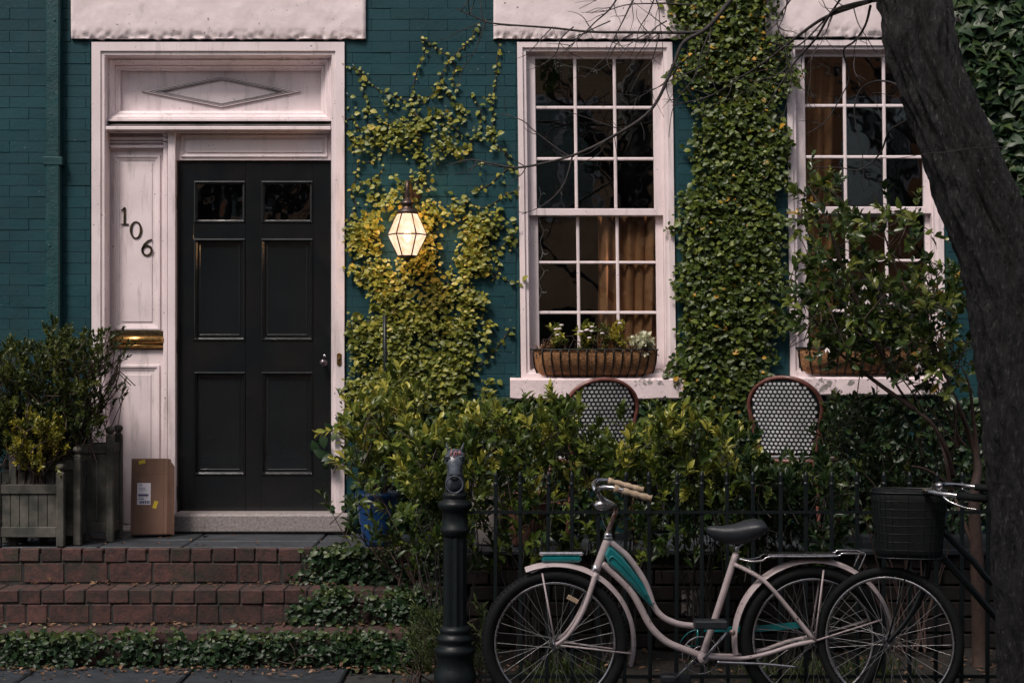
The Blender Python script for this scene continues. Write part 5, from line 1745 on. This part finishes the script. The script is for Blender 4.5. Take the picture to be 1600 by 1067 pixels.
# cranks, chainring, pedals, chain guard, stand
bb_ = P(1097, 1026, BYY)
b = MB(); b.lathe([(.018, -.045), (.022, -.040), (.022, .04), (.018, .045)], 16, tuple(bb_), axis='y'); b.build('bottom_bracket', PK, frame)
b = MB(); b.torus((bb_.x, bb_.y + .045, bb_.z), M_(29, BYY), .0035, 48, 6); b.torus((bb_.x, bb_.y + .045, bb_.z), M_(14, BYY), .003, 32, 6)
for k in range(5): 
    q = k * 1.257
    b.tube([(bb_.x + .02*math.cos(q), bb_.y + .045, bb_.z + .02*math.sin(q)), (bb_.x + M_(29, BYY)*math.cos(q), bb_.y + .045, bb_.z + M_(29, BYY)*math.sin(q))], .003, 6)
b.build('chainring', CH, bike)
b = MB(); b.tube([(bb_.x, bb_.y - .055, bb_.z), tuple(P(1133, 984, BYY) + Vector((0, -.06, 0)))], .0065, 8); b.build('crank', CH, bike)
b = MB(); b.tube([(bb_.x, bb_.y + .055, bb_.z), tuple(P(1056, 1064, BYY) + Vector((0, .06, 0)))], .0065, 8); b.build('crank', CH, bike)
b = MB(); b.box(P(1080, 0, BYY).x, P(1131, 0, BYY).x, BYY - .145, BYY - .065, P(0, 975, BYY).z, P(0, 962, BYY).z, .006); b.build('pedal', MT['saddle'], bike)
b = MB(); b.box(P(1035, 0, BYY).x, P(1082, 0, BYY).x, BYY + .065, BYY + .145, P(0, 1072, BYY).z, P(0, 1060, BYY).z, .006); b.build('pedal', MT['saddle'], bike)
gy_ = BYY + .058
g = MB()
g.tube(smooth_path([tuple(P(a, c_, gy_)) for a, c_ in ((1061, 1008), (1066, 998), (1076, 988), (1090, 983), (1120, 981))], 5), .004, 8, flat=.5)
g.tube([P(1060, 1009, gy_), P(1090, 1009, gy_)], .0035, 6)
g.tube([P(1090, 982, gy_), P(1090, 1010, gy_)], .005, 6)
pl_ = [(1100, 979), (1171, 978), (1250, 971), (1251, 981), (1171, 988), (1100, 987)]
g.prism([(P(a, c_, gy_).x, P(a, c_, gy_).z) for a, c_ in pl_], gy_ - .004, gy_ + .004, .002)
g.build('chain_guard', TL, bike)
tub([(1118, 1030), (1138, 1031), (1190, 1033), (1243, 1038)], .006, 'kickstand', CH, dy=-.06)
# rear rack
rk = None
for s in (-1, 1):
    o_ = Vector((0, s * .055, 0))
    b = MB(); b.tube(smooth_path([tuple(P(1154, 872, BYY) + o_ * .3), tuple(P(1170, 875, BYY) + o_ * .6), tuple(P(1188, 873, BYY) + o_), tuple(P(1201, 867, BYY) + o_), tuple(P(1250, 867, BYY) + o_), tuple(P(1304, 866, BYY) + o_), tuple(P(1313, 862, BYY) + o_), tuple(P(1345, 862.5, BYY) + o_), tuple(P(1348, 865, BYY) + o_), tuple(P(1338, 888, BYY) + o_)], 4), .0045, 7)
    if rk is None: rk = b.build('rear_rack', CH, bike)
    else: b.build('rack_rail', CH, rk)
b = MB(); b.pbox(1200, 1306, 865.5, 868.5, BYY - .05, BYY + .05, .001); b.build('rack_plate', CH, rk)
b = MB(); b.tube([P(1347, 862.5, BYY) + Vector((0, -.055, 0)), P(1347, 862.5, BYY) + Vector((0, .055, 0))], .0045, 6); b.build('rack_bar', CH, rk)
# reflector among the front spokes
b = MB(); rc_ = P(895, 936, BYY - .02); b.box(-.026, .026, -.004, .004, -.010, .010, .002)
a_ = R(-28); b.v = [(x*math.cos(a_) - z*math.sin(a_) + rc_.x, y + rc_.y, x*math.sin(a_) + z*math.cos(a_) + rc_.z) for x, y, z in b.v]; b.build('spoke_reflector', MT['cream'], bike)
# rusty lock at the rear mudguard
b = MB(); c_ = P(1144, 988, BYY - .05); b.sphere(c_, .014, 10, 6, (1, .6, 1)); b.build('dynamo', MT['rust'], bike)

# ---- the dark roadster with a basket
B2 = -2.56
b2 = thing('bicycle', (P(1500, 1000, B2).x, B2, 0.035), 'dark bicycle with black front basket, parked against the tree trunk', 'bicycle')
c2 = P(1389.5, 993, B2)
R2 = M_(115, B2); c2.z = R2 + .036
BK = MT['bikeblack']
YW = R(-23)
wheel(b2, c2, R2, YW, .0185, 36)
rear2 = c2 + Vector((1.06, .08, 0)); rear2.z = c2.z
wheel(b2, rear2, R2, R(4), .0185, 36)
PT = lambda a, c_, dy=0.0: tuple(P(a, c_, B2) + Vector((0, dy, 0)))
fsd = Vector((-math.sin(YW), math.cos(YW), 0))
for s in (-1, 1):
    o_ = fsd * s * .045
    b = MB(); b.tube(smooth_path([tuple(Vector(PT(1452, 872)) + o_ * .8), tuple(Vector(PT(1446, 905)) + o_), tuple(Vector(PT(1437, 935)) + o_), tuple(Vector(PT(1418, 968)) + o_), tuple(c2 + o_)], 5), .010, 8); b.build('fork_blade', BK, b2)
ht2, hb2 = Vector(PT(1476, 800)), Vector(PT(1453, 873))
b = MB(); b.tube([tuple(hb2), tuple(ht2)], .0175, 10); fr2 = b.build('frame', BK, b2)
seat_c = rear2 + Vector((-.30, -.03, .52)); bb2 = rear2 + Vector((-.46, -.05, -.05))
b = MB(); b.tube(smooth_path([PT(1472, 828), PT(1520, 876), PT(1562, 915, .02), tuple(bb2.lerp(seat_c, .55))], 4), .0140, 10); b.build('top_tube', BK, fr2)
b = MB(); b.tube(smooth_path([PT(1461, 858), PT(1515, 917), PT(1568, 976, .02), tuple(bb2)], 4), .0150, 10); b.build('down_tube', BK, fr2)
b = MB(); b.tube([tuple(bb2), tuple(seat_c)], .014, 10); b.build('seat_tube', BK, fr2)
for s in (-1, 1):
    o_ = Vector((0, s * .05, 0))
    b = MB(); b.tube([tuple(bb2 + o_ * .5), tuple(rear2 + o_)], .009, 8); b.build('chain_stay', BK, fr2)
    b = MB(); b.tube([tuple(seat_c + o_ * .3), tuple(rear2 + o_)], .007, 8); b.build('seat_stay', BK, fr2)
secs = []
for t_, w in ((0, .10), (.15, .105), (.4, .07), (.7, .035), (1, .018)):
    secs.append([(seat_c.x + .12 - .26 * t_, seat_c.y + w * math.cos(2*math.pi*k/14), seat_c.z + .07 + .028 * math.sin(2*math.pi*k/14)) for k in range(14)])
b = MB(); b.loft(secs); b.build('saddle', MT['saddle'], b2)
b = MB(); b.tube([tuple(seat_c), tuple(seat_c + Vector((-.01, 0, .06)))], .012, 8); b.build('seat_post', CH, b2)
b = MB(); b.torus((bb2.x, bb2.y - .045, bb2.z), .085, .004, 40, 6); b.torus((bb2.x, bb2.y - .045, bb2.z), .03, .004, 20, 6); b.build('chainring', CH, b2)
fender(rear2, R2 + .012, 190, 20, .026, R(4)).build('mudguard', BK, b2)
# stem, handlebar, grips, levers, bell
st2 = ht2 + Vector((-.012, -.0, .078))
b = MB(); b.tube([tuple(ht2), tuple(st2)], .012, 10); b.build('stem', CH, b2)
ca2, sa2 = math.cos(YW), math.sin(YW)
def H2(f, l, u): # forward (to the left), to the side, up -- in the turned bar's axes
    return (st2.x - f * ca2 - l * sa2, st2.y - f * sa2 + l * ca2, st2.z + u)
for s in (-1, 1):
    pts = [H2(0, 0, 0), H2(.035, s*.05, .004), H2(.055, s*.12, .014), H2(.03, s*.20, .024), H2(-.04, s*.245, .018), H2(-.11, s*.255, .012)]
    b = MB(); b.tube(smooth_path(pts, 6), .0110, 10); b.build('handlebar', CH, b2)
    b = MB(); b.tube([H2(-.10, s*.254, .013), H2(-.22, s*.262, .004)], [.0155, .0165], 10); b.build('grip', MT['rubber'], b2)
    b = MB(); b.tube(smooth_path([H2(-.045, s*.245, .006), H2(-.07, s*.262, -.012), H2(-.13, s*.27, -.032), H2(-.185, s*.27, -.040)], 4), [.010]*4 + [.007]*4 + [.005]*5, 8, flat=.6); b.build('brake_lever', CH, b2)
    b = MB(); b.tube(smooth_path([H2(-.04, s*.24, .0), H2(.05, s*.16, .03), H2(.06, s*.05, -.04), tuple(hb2 + Vector((-.02, s*.01, .02)))], 6), .0028, 5); b.build('brake_cable', MT['rubber'], b2)
b = MB(); bc_ = Vector(H2(-.03, -.235, .052)); b.sphere(bc_, .024, 14, 8, (1, 1, .62)); b.lathe([(.012, -.03), (.012, -.008)], 10, tuple(bc_)); b.build('bell', CH, b2)
b = MB(); bc_ = Vector(PT(1439, 900)) - fsd * .03; b.tube([tuple(bc_ + Vector((-.02, 0, .006))), tuple(bc_ + Vector((.012, -.004, -.008)))], .005, 8); b.tube([tuple(bc_ + Vector((-.004, 0, .02))), tuple(bc_ + Vector((-.006, 0, -.018)))], .007, 8); b.build('brake_caliper', CH, b2)
# basket: wire mesh over a dark liner
k2_ = M_(1, B2)
bt_c = Vector((X_(1421, B2), B2, 0)); z_t, z_b = Z_(767, B2), Z_(868, B2)
def bring(t, k=0.0):
    w, d = (57 - 8 * t) * k2_ + k, .145 - .02 * t + k
    z = z_t + (z_b - z_t) * t
    ring = []
    for i in range(32):
        q = 2 * math.pi * i / 32
        c_, s_ = math.cos(q), math.sin(q)
        x, y = w * math.copysign(abs(c_) ** .5, c_), d * math.copysign(abs(s_) ** .5, s_)
        a = YW * .6
        ring.append((bt_c.x + x * math.cos(a) - y * math.sin(a), bt_c.y + .01 + x * math.sin(a) + y * math.cos(a), z))
    return ring
b = MB(); b.loft([bring(t / 8) for t in range(9)], cap=False)
b.add(bring(1.0), [tuple(range(32))])
bsk = b.build('basket', MT['rubber'], b2); s = bsk.modifiers.new('thickness', 'SOLIDIFY'); s.thickness = .003; s.offset = -1
wires = MB()
for t in range(0, 9):
    r = bring(t / 8, .003); wires.tube(r + r[:1], .0042 if t in (0, 8) else .0016, 5, cap=False)
for i in range(32):
    wires.tube([bring(t / 4, .003)[i] for t in range(5)], .0016, 4, cap=False)
wires.build('basket_wires', BK, bsk)
b = MB(); b.tube([tuple(Vector((bt_c.x + .05, bt_c.y, z_b))), tuple(hb2 + Vector((-.02, 0, .02)))], .006, 6); b.tube([(bt_c.x, bt_c.y - .03, z_b), tuple(c2 + fsd * -.05)], .004, 6); b.build('basket_bracket', BK, b2)

# ------------------------------------------------------------------ street tree
TY = -2.92
tr = thing('street_tree', P(1645, 1135, TY), 'big leaning street tree with dark furrowed trunk and bare twigs', 'tree')
LFT = [(-420, 1170), (-300, 1220), (-180, 1285), (-90, 1330), (0, 1372), (90, 1386), (180, 1420), (260, 1446), (330, 1468), (400, 1496), (480, 1512), (600, 1528), (720, 1540), (840, 1550), (960, 1557), (1067, 1562), (1150, 1540), (1190, 1510)]
RGT = [(-420, 1255), (-300, 1315), (-180, 1390), (-90, 1440), (0, 1484), (90, 1500), (180, 1538), (260, 1572), (330, 1606), (400, 1640), (480, 1662), (600, 1682), (720, 1694), (840, 1704), (960, 1714), (1067, 1728), (1150, 1760), (1190, 1800)]
rows = []
LF = smooth_path(LFT, 16); RG = smooth_path(RGT, 16)
nT = 150
for (y, l), (_, r) in zip(LF, RG):
    a, b_ = P(l, y, TY), P(r, y, TY)
    cx_, rad = (a.x + b_.x) / 2, (b_.x - a.x) / 2
    ring = []
    for k in range(nT):
        q = 2 * math.pi * k / nT
        v = Vector((math.cos(q), math.sin(q), 0))
        f = mnoise.noise(Vector((math.cos(q) * 2.2, math.sin(q) * 2.2, a.z * .55 + 4))) * .10
        f += mnoise.fractal(Vector((math.cos(q) * 9, math.sin(q) * 9, a.z * 2.4)), .8, 2.0, 3) * .030
        f -= .24 * math.exp(-((q - 4.65 - .25 * math.sin(a.z * 2)) / .34) ** 2)        # the groove between the two fused stems
        w_ = Vector((math.cos(q) * rad * 20, math.sin(q) * rad * 20, a.z * 3.6))
        rdg = 1 - abs(mnoise.noise(w_)) * 2.4 + .5 * (1 - abs(mnoise.noise(w_ * 2.1)) * 2.4)
        rr_ = rad * (1 + f) * .97 + .022 * (rdg - .95)
        ring.append((cx_ + rr_ * v.x, TY + rr_ * v.y * .95, a.z))
    rows.append(ring)
b = MB(); b.loft(rows); b.build('trunk', MT['bark'], tr)
# bare branches: [(px, py, depth)], radius start -> end
def branch(pts, r0, r1, name='branch', twigs=0, seed=0, tw_len=50):
    rr_ = random.Random(seed)
    q = smooth_path(pts, 6)
    w = [tuple(P(a, b, d)) for a, b, d in q]
    n = len(w)
    b = MB(); b.tube(w, [r0 + (r1 - r0) * i / (n - 1) for i in range(n)], 8)
    br = b.build(name, MT['twig'], tr)
    for t in range(twigs):
        i = rr_.randint(n // 6, n - 2)
        a0 = q[i]; d = (q[i+1][0] - q[i][0], q[i+1][1] - q[i][1])
        ang = math.atan2(d[1], d[0]) + rr_.choice((-1, 1)) * rr_.uniform(.4, 1.1)
        L = tw_len * rr_.uniform(.5, 1.4)
        p = [(a0[0], a0[1], a0[2])]
        for s_ in range(4):
            ang += rr_.gauss(0, .3)
            l_ = p[-1]
            p.append((l_[0] + math.cos(ang) * L / 4, l_[1] + math.sin(ang) * L / 4, l_[2] + rr_.gauss(0, .03)))
        m = MB(); m.tube([tuple(P(*c)) for c in smooth_path(p, 3)], list(np.linspace(r1 * .9 + .0008, .0009, 13)), 5); m.build('twig', MT['twig'], br)
A = -1.55
branch([(1330, -120, -2.7), (1220, -90, -2.2), (1165, -30, A), (1142, 0, A), (1105, 44, A), (1068, 67, A), (1051, 105, A), (1017, 172, A), (953, 216, A), (889, 245, A), (811, 262, A), (770, 256, A), (735, 250, A), (700, 258, A)], .0145, .0026, twigs=14, seed=1, tw_len=55)
branch([(1105, 44, A), (1081, 51, A), (980, 51, A), (920, 50, A), (862, 44, A), (771, 37, A), (745, 28, A), (712, 14, A)], .0085, .0025, twigs=14, seed=2, tw_len=60)
branch([(890, 245, A), (870, 232, A), (835, 205, A), (815, 188, A), (780, 178, A)], .004, .0018, twigs=2, seed=3, tw_len=24)
branch([(980, 205, A), (950, 196, A), (910, 182, A), (870, 170, A)], .003, .0012, twigs=2, seed=31, tw_len=20)
branch([(895, 242, A), (880, 290, A), (850, 320, A), (815, 335, A)], .0045, .0015, twigs=3, seed=4, tw_len=26)
branch([(960, 213, A), (963, 235, A), (965, 255, A)], .0022, .0014, seed=41)
branch([(1000, 190, A), (1006, 205, A), (1006, 220, A)], .0022, .0014, seed=42)
branch([(1360, 2, -2.7), (1330, 12, -2.3), (1285, 30, -2.0), (1240, 62, -1.9), (1205, 90, -1.8), (1160, 120, -1.7), (1110, 150, A), (1050, 165, A)], .010, .0022, twigs=12, seed=5, tw_len=60)
branch([(1372, 0, -2.75), (1330, 8, -2.4), (1300, 20, -2.1), (1275, 60, -2.0), (1240, 100, -1.95), (1215, 140, -1.9), (1190, 180, -1.9)], .009, .002, twigs=7, seed=6, tw_len=50)
branch([(980, -30, A), (955, 12, A), (930, 35, A), (905, 60, A), (880, 80, A)], .005, .0016, twigs=6, seed=7, tw_len=36)
branch([(1010, -20, A), (990, 0, A), (975, 30, A), (960, 60, A), (945, 95, A)], .005, .0016, twigs=5, seed=8, tw_len=40)
branch([(1080, 8, A), (1030, 6, A), (980, 8, A), (945, 18, A), (915, 20, A)], .004, .0015, twigs=5, seed=9, tw_len=34)
branch([(1440, 150, -2.6), (1420, 150, -2.2), (1400, 132, -2.1), (1370, 127, -2.05), (1345, 140, -2.0), (1335, 170, -2.0), (1340, 210, -2.0), (1348, 245, -2.0), (1350, 300, -2.0)], .006, .0015, twigs=2, seed=10, tw_len=30)
branch([(1445, 150, -2.65), (1420, 185, -2.3), (1390, 205, -2.2), (1375, 240, -2.1), (1345, 265, -2.05), (1310, 262, -2.0), (1265, 262, -2.0)], .006, .0016, twigs=3, seed=11, tw_len=30)
branch([(1360, 10, -2.6), (1352, 40, -2.2), (1335, 65, -2.1), (1318, 80, -2.05), (1327, 120, -2.0), (1315, 150, -2.0), (1290, 190, -2.0), (1260, 210, -2.0)], .006, .0016, twigs=4, seed=12, tw_len=34)
branch([(1250, -20, A), (1228, 10, A), (1215, 30, A), (1218, 50, A), (1230, 70, A), (1228, 110, A), (1225, 150, A)], .004, .0014, twigs=5, seed=13, tw_len=40)
branch([(1320, -10, -2.2), (1290, 30, -2.0), (1250, 70, -2.0), (1225, 75, -1.9), (1238, 110, -1.9), (1232, 150, -1.9), (1222, 190, -1.9)], .005, .0012, twigs=4, seed=14, tw_len=36)
branch([(1130, 10, A), (1100, 70, A), (1085, 120, A), (1062, 150, A), (1050, 175, A), (1045, 215, A)], .004, .0014, twigs=4, seed=15, tw_len=34)
branch([(1585, 230, -3.1), (1520, 232, -3.2), (1480, 238, -3.2), (1450, 240, -3.1), (1400, 248, -3.0), (1375, 246, -2.9)], .0022, .0010, twigs=1, seed=16, tw_len=18)
branch([(760, 30, A), (742, 80, A), (722, 110, A), (712, 150, A)], .003, .0012, twigs=2, seed=17, tw_len=26)
branch([(1030, 55, A), (1018, 95, A), (1000, 115, A), (985, 145, A)], .003, .0012, twigs=2, seed=18, tw_len=22)

rt = random.Random(77)      # seed=200: the fine tangle of twigs in front of the lintels
for k, (xa, xb, ya, yb) in enumerate([(870, 1060, -30, 60)] * 7 + [(1190, 1340, -20, 120)] * 7 + [(1040, 1130, 0, 160)] * 3):
    x, y = rt.uniform(xa, xb), rt.uniform(ya, yb)
    a_ = rt.choice((2.4, 1.9, 2.8, 1.3)) + rt.gauss(0, .25)
    l_ = []
    for s_ in range(5):
        l_.append((x, y, A - .1 + rt.gauss(0, .04))); a_ += rt.gauss(0, .25); x += math.cos(a_) * 26; y += math.sin(a_) * 26
    branch(l_, .0034, .0010, twigs=3, seed=200 + k, tw_len=34)

# ------------------------------------------------------------------ small growth and litter on the ground
r_ = thing('rosemary_bush', P(668, 1060, -1.62), 'low needle-leaved herb bush at the foot of the horse-head post', 'shrub')
poly = [(640, 1060), (638, 1010), (655, 975), (670, 955), (688, 945), (695, 990), (690, 1040), (680, 1067)]
shrub(r_, MT['grassleaf'], vol_px(poly, -1.85, -1.5), 90, .045, .12, .10, P(668, 1070, -1.65), per=(14, 20), tint=(.1, .9), stems=8, rand=.45, cup=.6)
r_ = thing('weed_clump', P(745, 1060, -1.85), 'weedy sprigs growing right of the horse-head post', 'plant')
poly = [(735, 1060), (738, 980), (750, 955), (765, 980), (762, 1060)]
shrub(r_, MT['grassleaf'], vol_px(poly, -1.9, -1.7), 30, .05, .2, .10, P(748, 1070, -1.8), per=(10, 14), tint=(.1, .8), stems=5, rand=.5, cup=.7)
for k, (px, wpx, lb_, n_) in enumerate(((1230, 100, 'green grass tuft under the rear wheel of the pink bicycle', 50), (880, 60, 'grassy weeds behind the front wheel of the pink bicycle', 60), (1370, 60, 'thin grass blades behind the dark bicycle wheel', 26))):
    r_ = thing('grass_tuft', P(px, 1062, -1.75), lb_, 'grass', 'grass tufts in the bed')
    pos = []; ax = []; nm = []
    for i in range(n_ * 3):
        p = P(px + random.gauss(0, wpx * .5), 1062, random.uniform(-1.9, -1.5)); p.z = .012
        pos.append(tuple(p)); a_ = (random.gauss(0, .45), random.gauss(-.1, .4), 1); ax.append(a_); nm.append((random.gauss(0, 1), -1, .3))
    leaves('blades', r_, MT['grassleaf'], pos, ax, nm, rng.uniform(.05, .15, len(pos)), .008, rng.uniform(0, 1, len(pos)), 'lance')
def litter(name, pts, label, L0=.035):
    pos = [p[0] for p in pts]; up = [p[1] for p in pts]
    n = len(pos)
    ax = rng.normal(0, 1, (n, 3)) * [1, 1, .22]
    nm = np.array(up) + rng.normal(0, .25, (n, 3))
    L = L0 * rng.uniform(.5, 1.3, n)
    o = leaves(name, None, MT['litter'], pos, ax, nm, L, L * rng.uniform(.3, .6), rng.uniform(0, 1, n), 'lance')
    tag(o, label, 'leaves', kind='stuff')
pts = []
for _ in range(900):
    x, y = random.uniform(X_(700, -1.5), 3.6), random.uniform(-2.1, -.87)
    pts.append(((x, y, .035 * mnoise.noise(Vector((x * 3, y * 3, 0))) + .02), (0, 0, 1)))
litter('leaf_litter', pts, 'brown fallen leaves scattered over the garden bed')
pts = []
for _ in range(420):
    k = random.choice((0, 0, 1, 1, 1, 2))
    x = random.uniform(-3.3, STEPX1 - .05)
    if k == 2: p = (x, random.uniform(-.70, -.1), LAND + .008)
    else: p = (x, [-.80, -1.02][k] - abs(random.gauss(0, .05)) - .005, LEV[k + 1] + .010)
    pts.append((p, (0, 0, 1)))
for _ in range(600): pts.append(((random.uniform(-3.3, .5), -1.27 - abs(random.gauss(0, .14)), .010), (0, 0, 1)))
litter('fallen_leaves', pts, 'brown fallen leaves lying on the brick steps and slabs', .034)
# a dropped twig on the ivy of the bottom step
tw = MB()
for l in ([(435, 1032), (455, 1036), (470, 1025), (490, 1022)], [(462, 1030), (455, 1045), (462, 1052)], [(462, 1025), (458, 1012), (452, 1002)], [(466, 1026), (480, 1024), (492, 1026)]):
    tw.tube([tuple(P(a, b, -1.32)) for a, b in smooth_path(l, 3)], .0028, 5)
tw.build('dropped_twig', MT['stem'], None, label='forked brown twig caught in the ivy of the bottom step', cat='twig')
# scrap of litter behind the fence
cp = P(1082, 935, -1.2)
m = MB()
vs = []
for i in range(7):
    for j in range(7):
        vs.append((cp.x + (i - 3) * .018, cp.y + random.uniform(-.02, .02), cp.z - .02 + (j - 3) * .020 + random.uniform(-.006, .006)))
m.add(vs, [(i*7 + j, (i+1)*7 + j, (i+1)*7 + j + 1, i*7 + j + 1) for i in range(6) for j in range(6)])
o = m.build('paper_scrap', MT['palepot'], None, label='crumpled pale paper caught in the stems behind the fence', cat='paper')
o.modifiers.new('thickness', 'SOLIDIFY').thickness = .002

# ------------------------------------------------------------------ across the street, seen only in the glass
FB = pmat('orange_brick_wall', (.62, .28, .13, 1), (.44, .17, .075, 1), rough=.9, vscale=12, bump=.3)
FP = pmat('tan_stucco_wall', (.66, .40, .24, 1), (.50, .28, .16, 1), rough=.9, vscale=4)
FR = pmat('slate_roof', (.07, .07, .08, 1), rough=.7)
def far_house(x0, x1, mat, label, h):
    t = thing('house', ((x0 + x1) / 2, -20, .03), label, 'house')
    yf = -16.2
    m = MB(); m.box(x0, x1, -24, yf, -.2, h); w = m.build('wall', mat, t)
    m = MB(); xm = (x0 + x1) / 2
    m.add([(x0 - .2, yf + .3, h), (x1 + .2, yf + .3, h), (x1 + .2, -20, h + 1.8), (x0 - .2, -20, h + 1.8), (x0 - .2, -24.3, h), (x1 + .2, -24.3, h)], [(0, 1, 2, 3), (3, 2, 5, 4), (0, 3, 4), (1, 5, 2), (0, 4, 5, 1)]); m.build('roof', FR, t)
    n = int((x1 - x0) / 2.2)
    for r in range(2 if h < 7 else 3):
        for k in range(n):
            cx = x0 + (k + .5) * (x1 - x0) / n; cz = 1.9 + r * 2.7
            if r == 0 and k == n // 2:
                MB().box(cx - .5, cx + .5, yf + .002, yf + .06, .03, 2.3, .01).build('door', MT['door'], t); continue
            f = MB().box(cx - .55, cx + .55, yf + .002, yf + .05, cz - .9, cz + .9, .01).build('window', MT['trim'], t)
            for s in (-1, 1):
                MB().box(cx + s*.27 - .23, cx + s*.27 + .23, yf + .051, yf + .056, cz - .8, cz + .8).build('pane', MT['glass'], f)
far_house(-16, -5.2, FB, 'orange brick house across the street on the left, mirrored in the windows', 8.6)
far_house(-5.0, 4.2, FP, 'tan stucco house across the street, mirrored in the windows', 6.4)
far_house(4.4, 16, FB, 'orange brick house across the street on the right, mirrored in the windows', 8.6)
def far_tree(x, y, label, seed):
    rr_ = random.Random(seed)
    t = thing('bare_tree', (x, y, 0), label, 'tree', 'bare trees across the street')
    m = MB(); m.tube([(x, y, -.1), (x + .1, y, 1.6), (x - .05, y, 3.2), (x + .1, y, 5.4)], [.26, .22, .19, .10], 12); m.build('trunk', MT['bark'], t)
    cr = MB()
    for k in range(16):
        a = rr_.uniform(0, 6.28); z = rr_.uniform(2.0, 5.2); p = Vector((x, y, z)); d = Vector((math.cos(a), math.sin(a), rr_.uniform(.3, 1.0)))
        q = [p]
        for s in range(5):
            d = (d + Vector((rr_.gauss(0, .3), rr_.gauss(0, .3), .12))).normalized(); q.append(q[-1] + d * .55)
            if s > 0:
                e = (d + Vector((rr_.gauss(0, .7), rr_.gauss(0, .7), rr_.gauss(0, .4)))).normalized()
                cr.tube([tuple(q[-1]), tuple(q[-1] + e * .45), tuple(q[-1] + e * .9 + Vector((0, 0, .1)))], [.025, .015, .006], 5, cap=False)
        cr.tube([tuple(c_) for c_ in q], [.09, .07, .055, .04, .03, .015], 6, cap=False)
    cr.build('crown', MT['twig'], t)
far_tree(-3.4, -14.2, 'bare tree across the street left of the tan stucco house', 3)
far_tree(1.7, -13.9, 'bare tree across the street before the tan stucco house', 4)
far_tree(6.3, -14.4, 'bare tree across the street before the right brick house', 5)

# unseen evergreen added to shade the foreground, crown above and left of the frame
kt = thing('added_shade_tree', (-3.0, -5.0, -.03), 'added out-of-view evergreen tree that shades the steps, its crown above the picture', 'tree')
m = MB(); m.tube(smooth_path([(-3.0, -5.0, -.1), (-2.95, -5.05, 1.2), (-2.75, -5.2, 2.6), (-2.2, -5.4, 3.9), (-1.5, -5.5, 4.8)], 5), list(np.linspace(.24, .09, 21)), 14); m.build('trunk', MT['bark'], kt)
ends = []
for k in range(30):
    a = Vector((-2.3, -5.35, 3.6)).lerp(Vector((-1.5, -5.5, 4.8)), random.random())
    e = Vector((random.uniform(-4.2, 3.0), random.uniform(-7.2, -4.6), random.uniform(4.3, 5.9)))
    mid = a.lerp(e, .5) + Vector((random.gauss(0, .2), random.gauss(0, .2), .25))
    m = MB(); m.tube(smooth_path([tuple(a), tuple(mid), tuple(e)], 5), list(np.linspace(.045, .012, 11)), 6, cap=False); m.build('limb', MT['bark'], kt)
    ends += [mid, e, mid.lerp(e, .6)]
sh = []
for e in ends:
    for _ in range(11):
        p = e + Vector((random.gauss(0, .42), random.gauss(0, .36), random.gauss(0, .24)))
        if p.z > 3.75: sh.append((np.array(p), rng.normal(0, .7, 3) + [0, 0, .4], .22))
pos, ax, nm, L, W, tt = shoot_leaves(sh, .10, .42, (8, 12), 1.0, (.0, .7))
leaves('crown', kt, MT['camellia'], pos, ax, nm, L, W, tt, 'ovate')
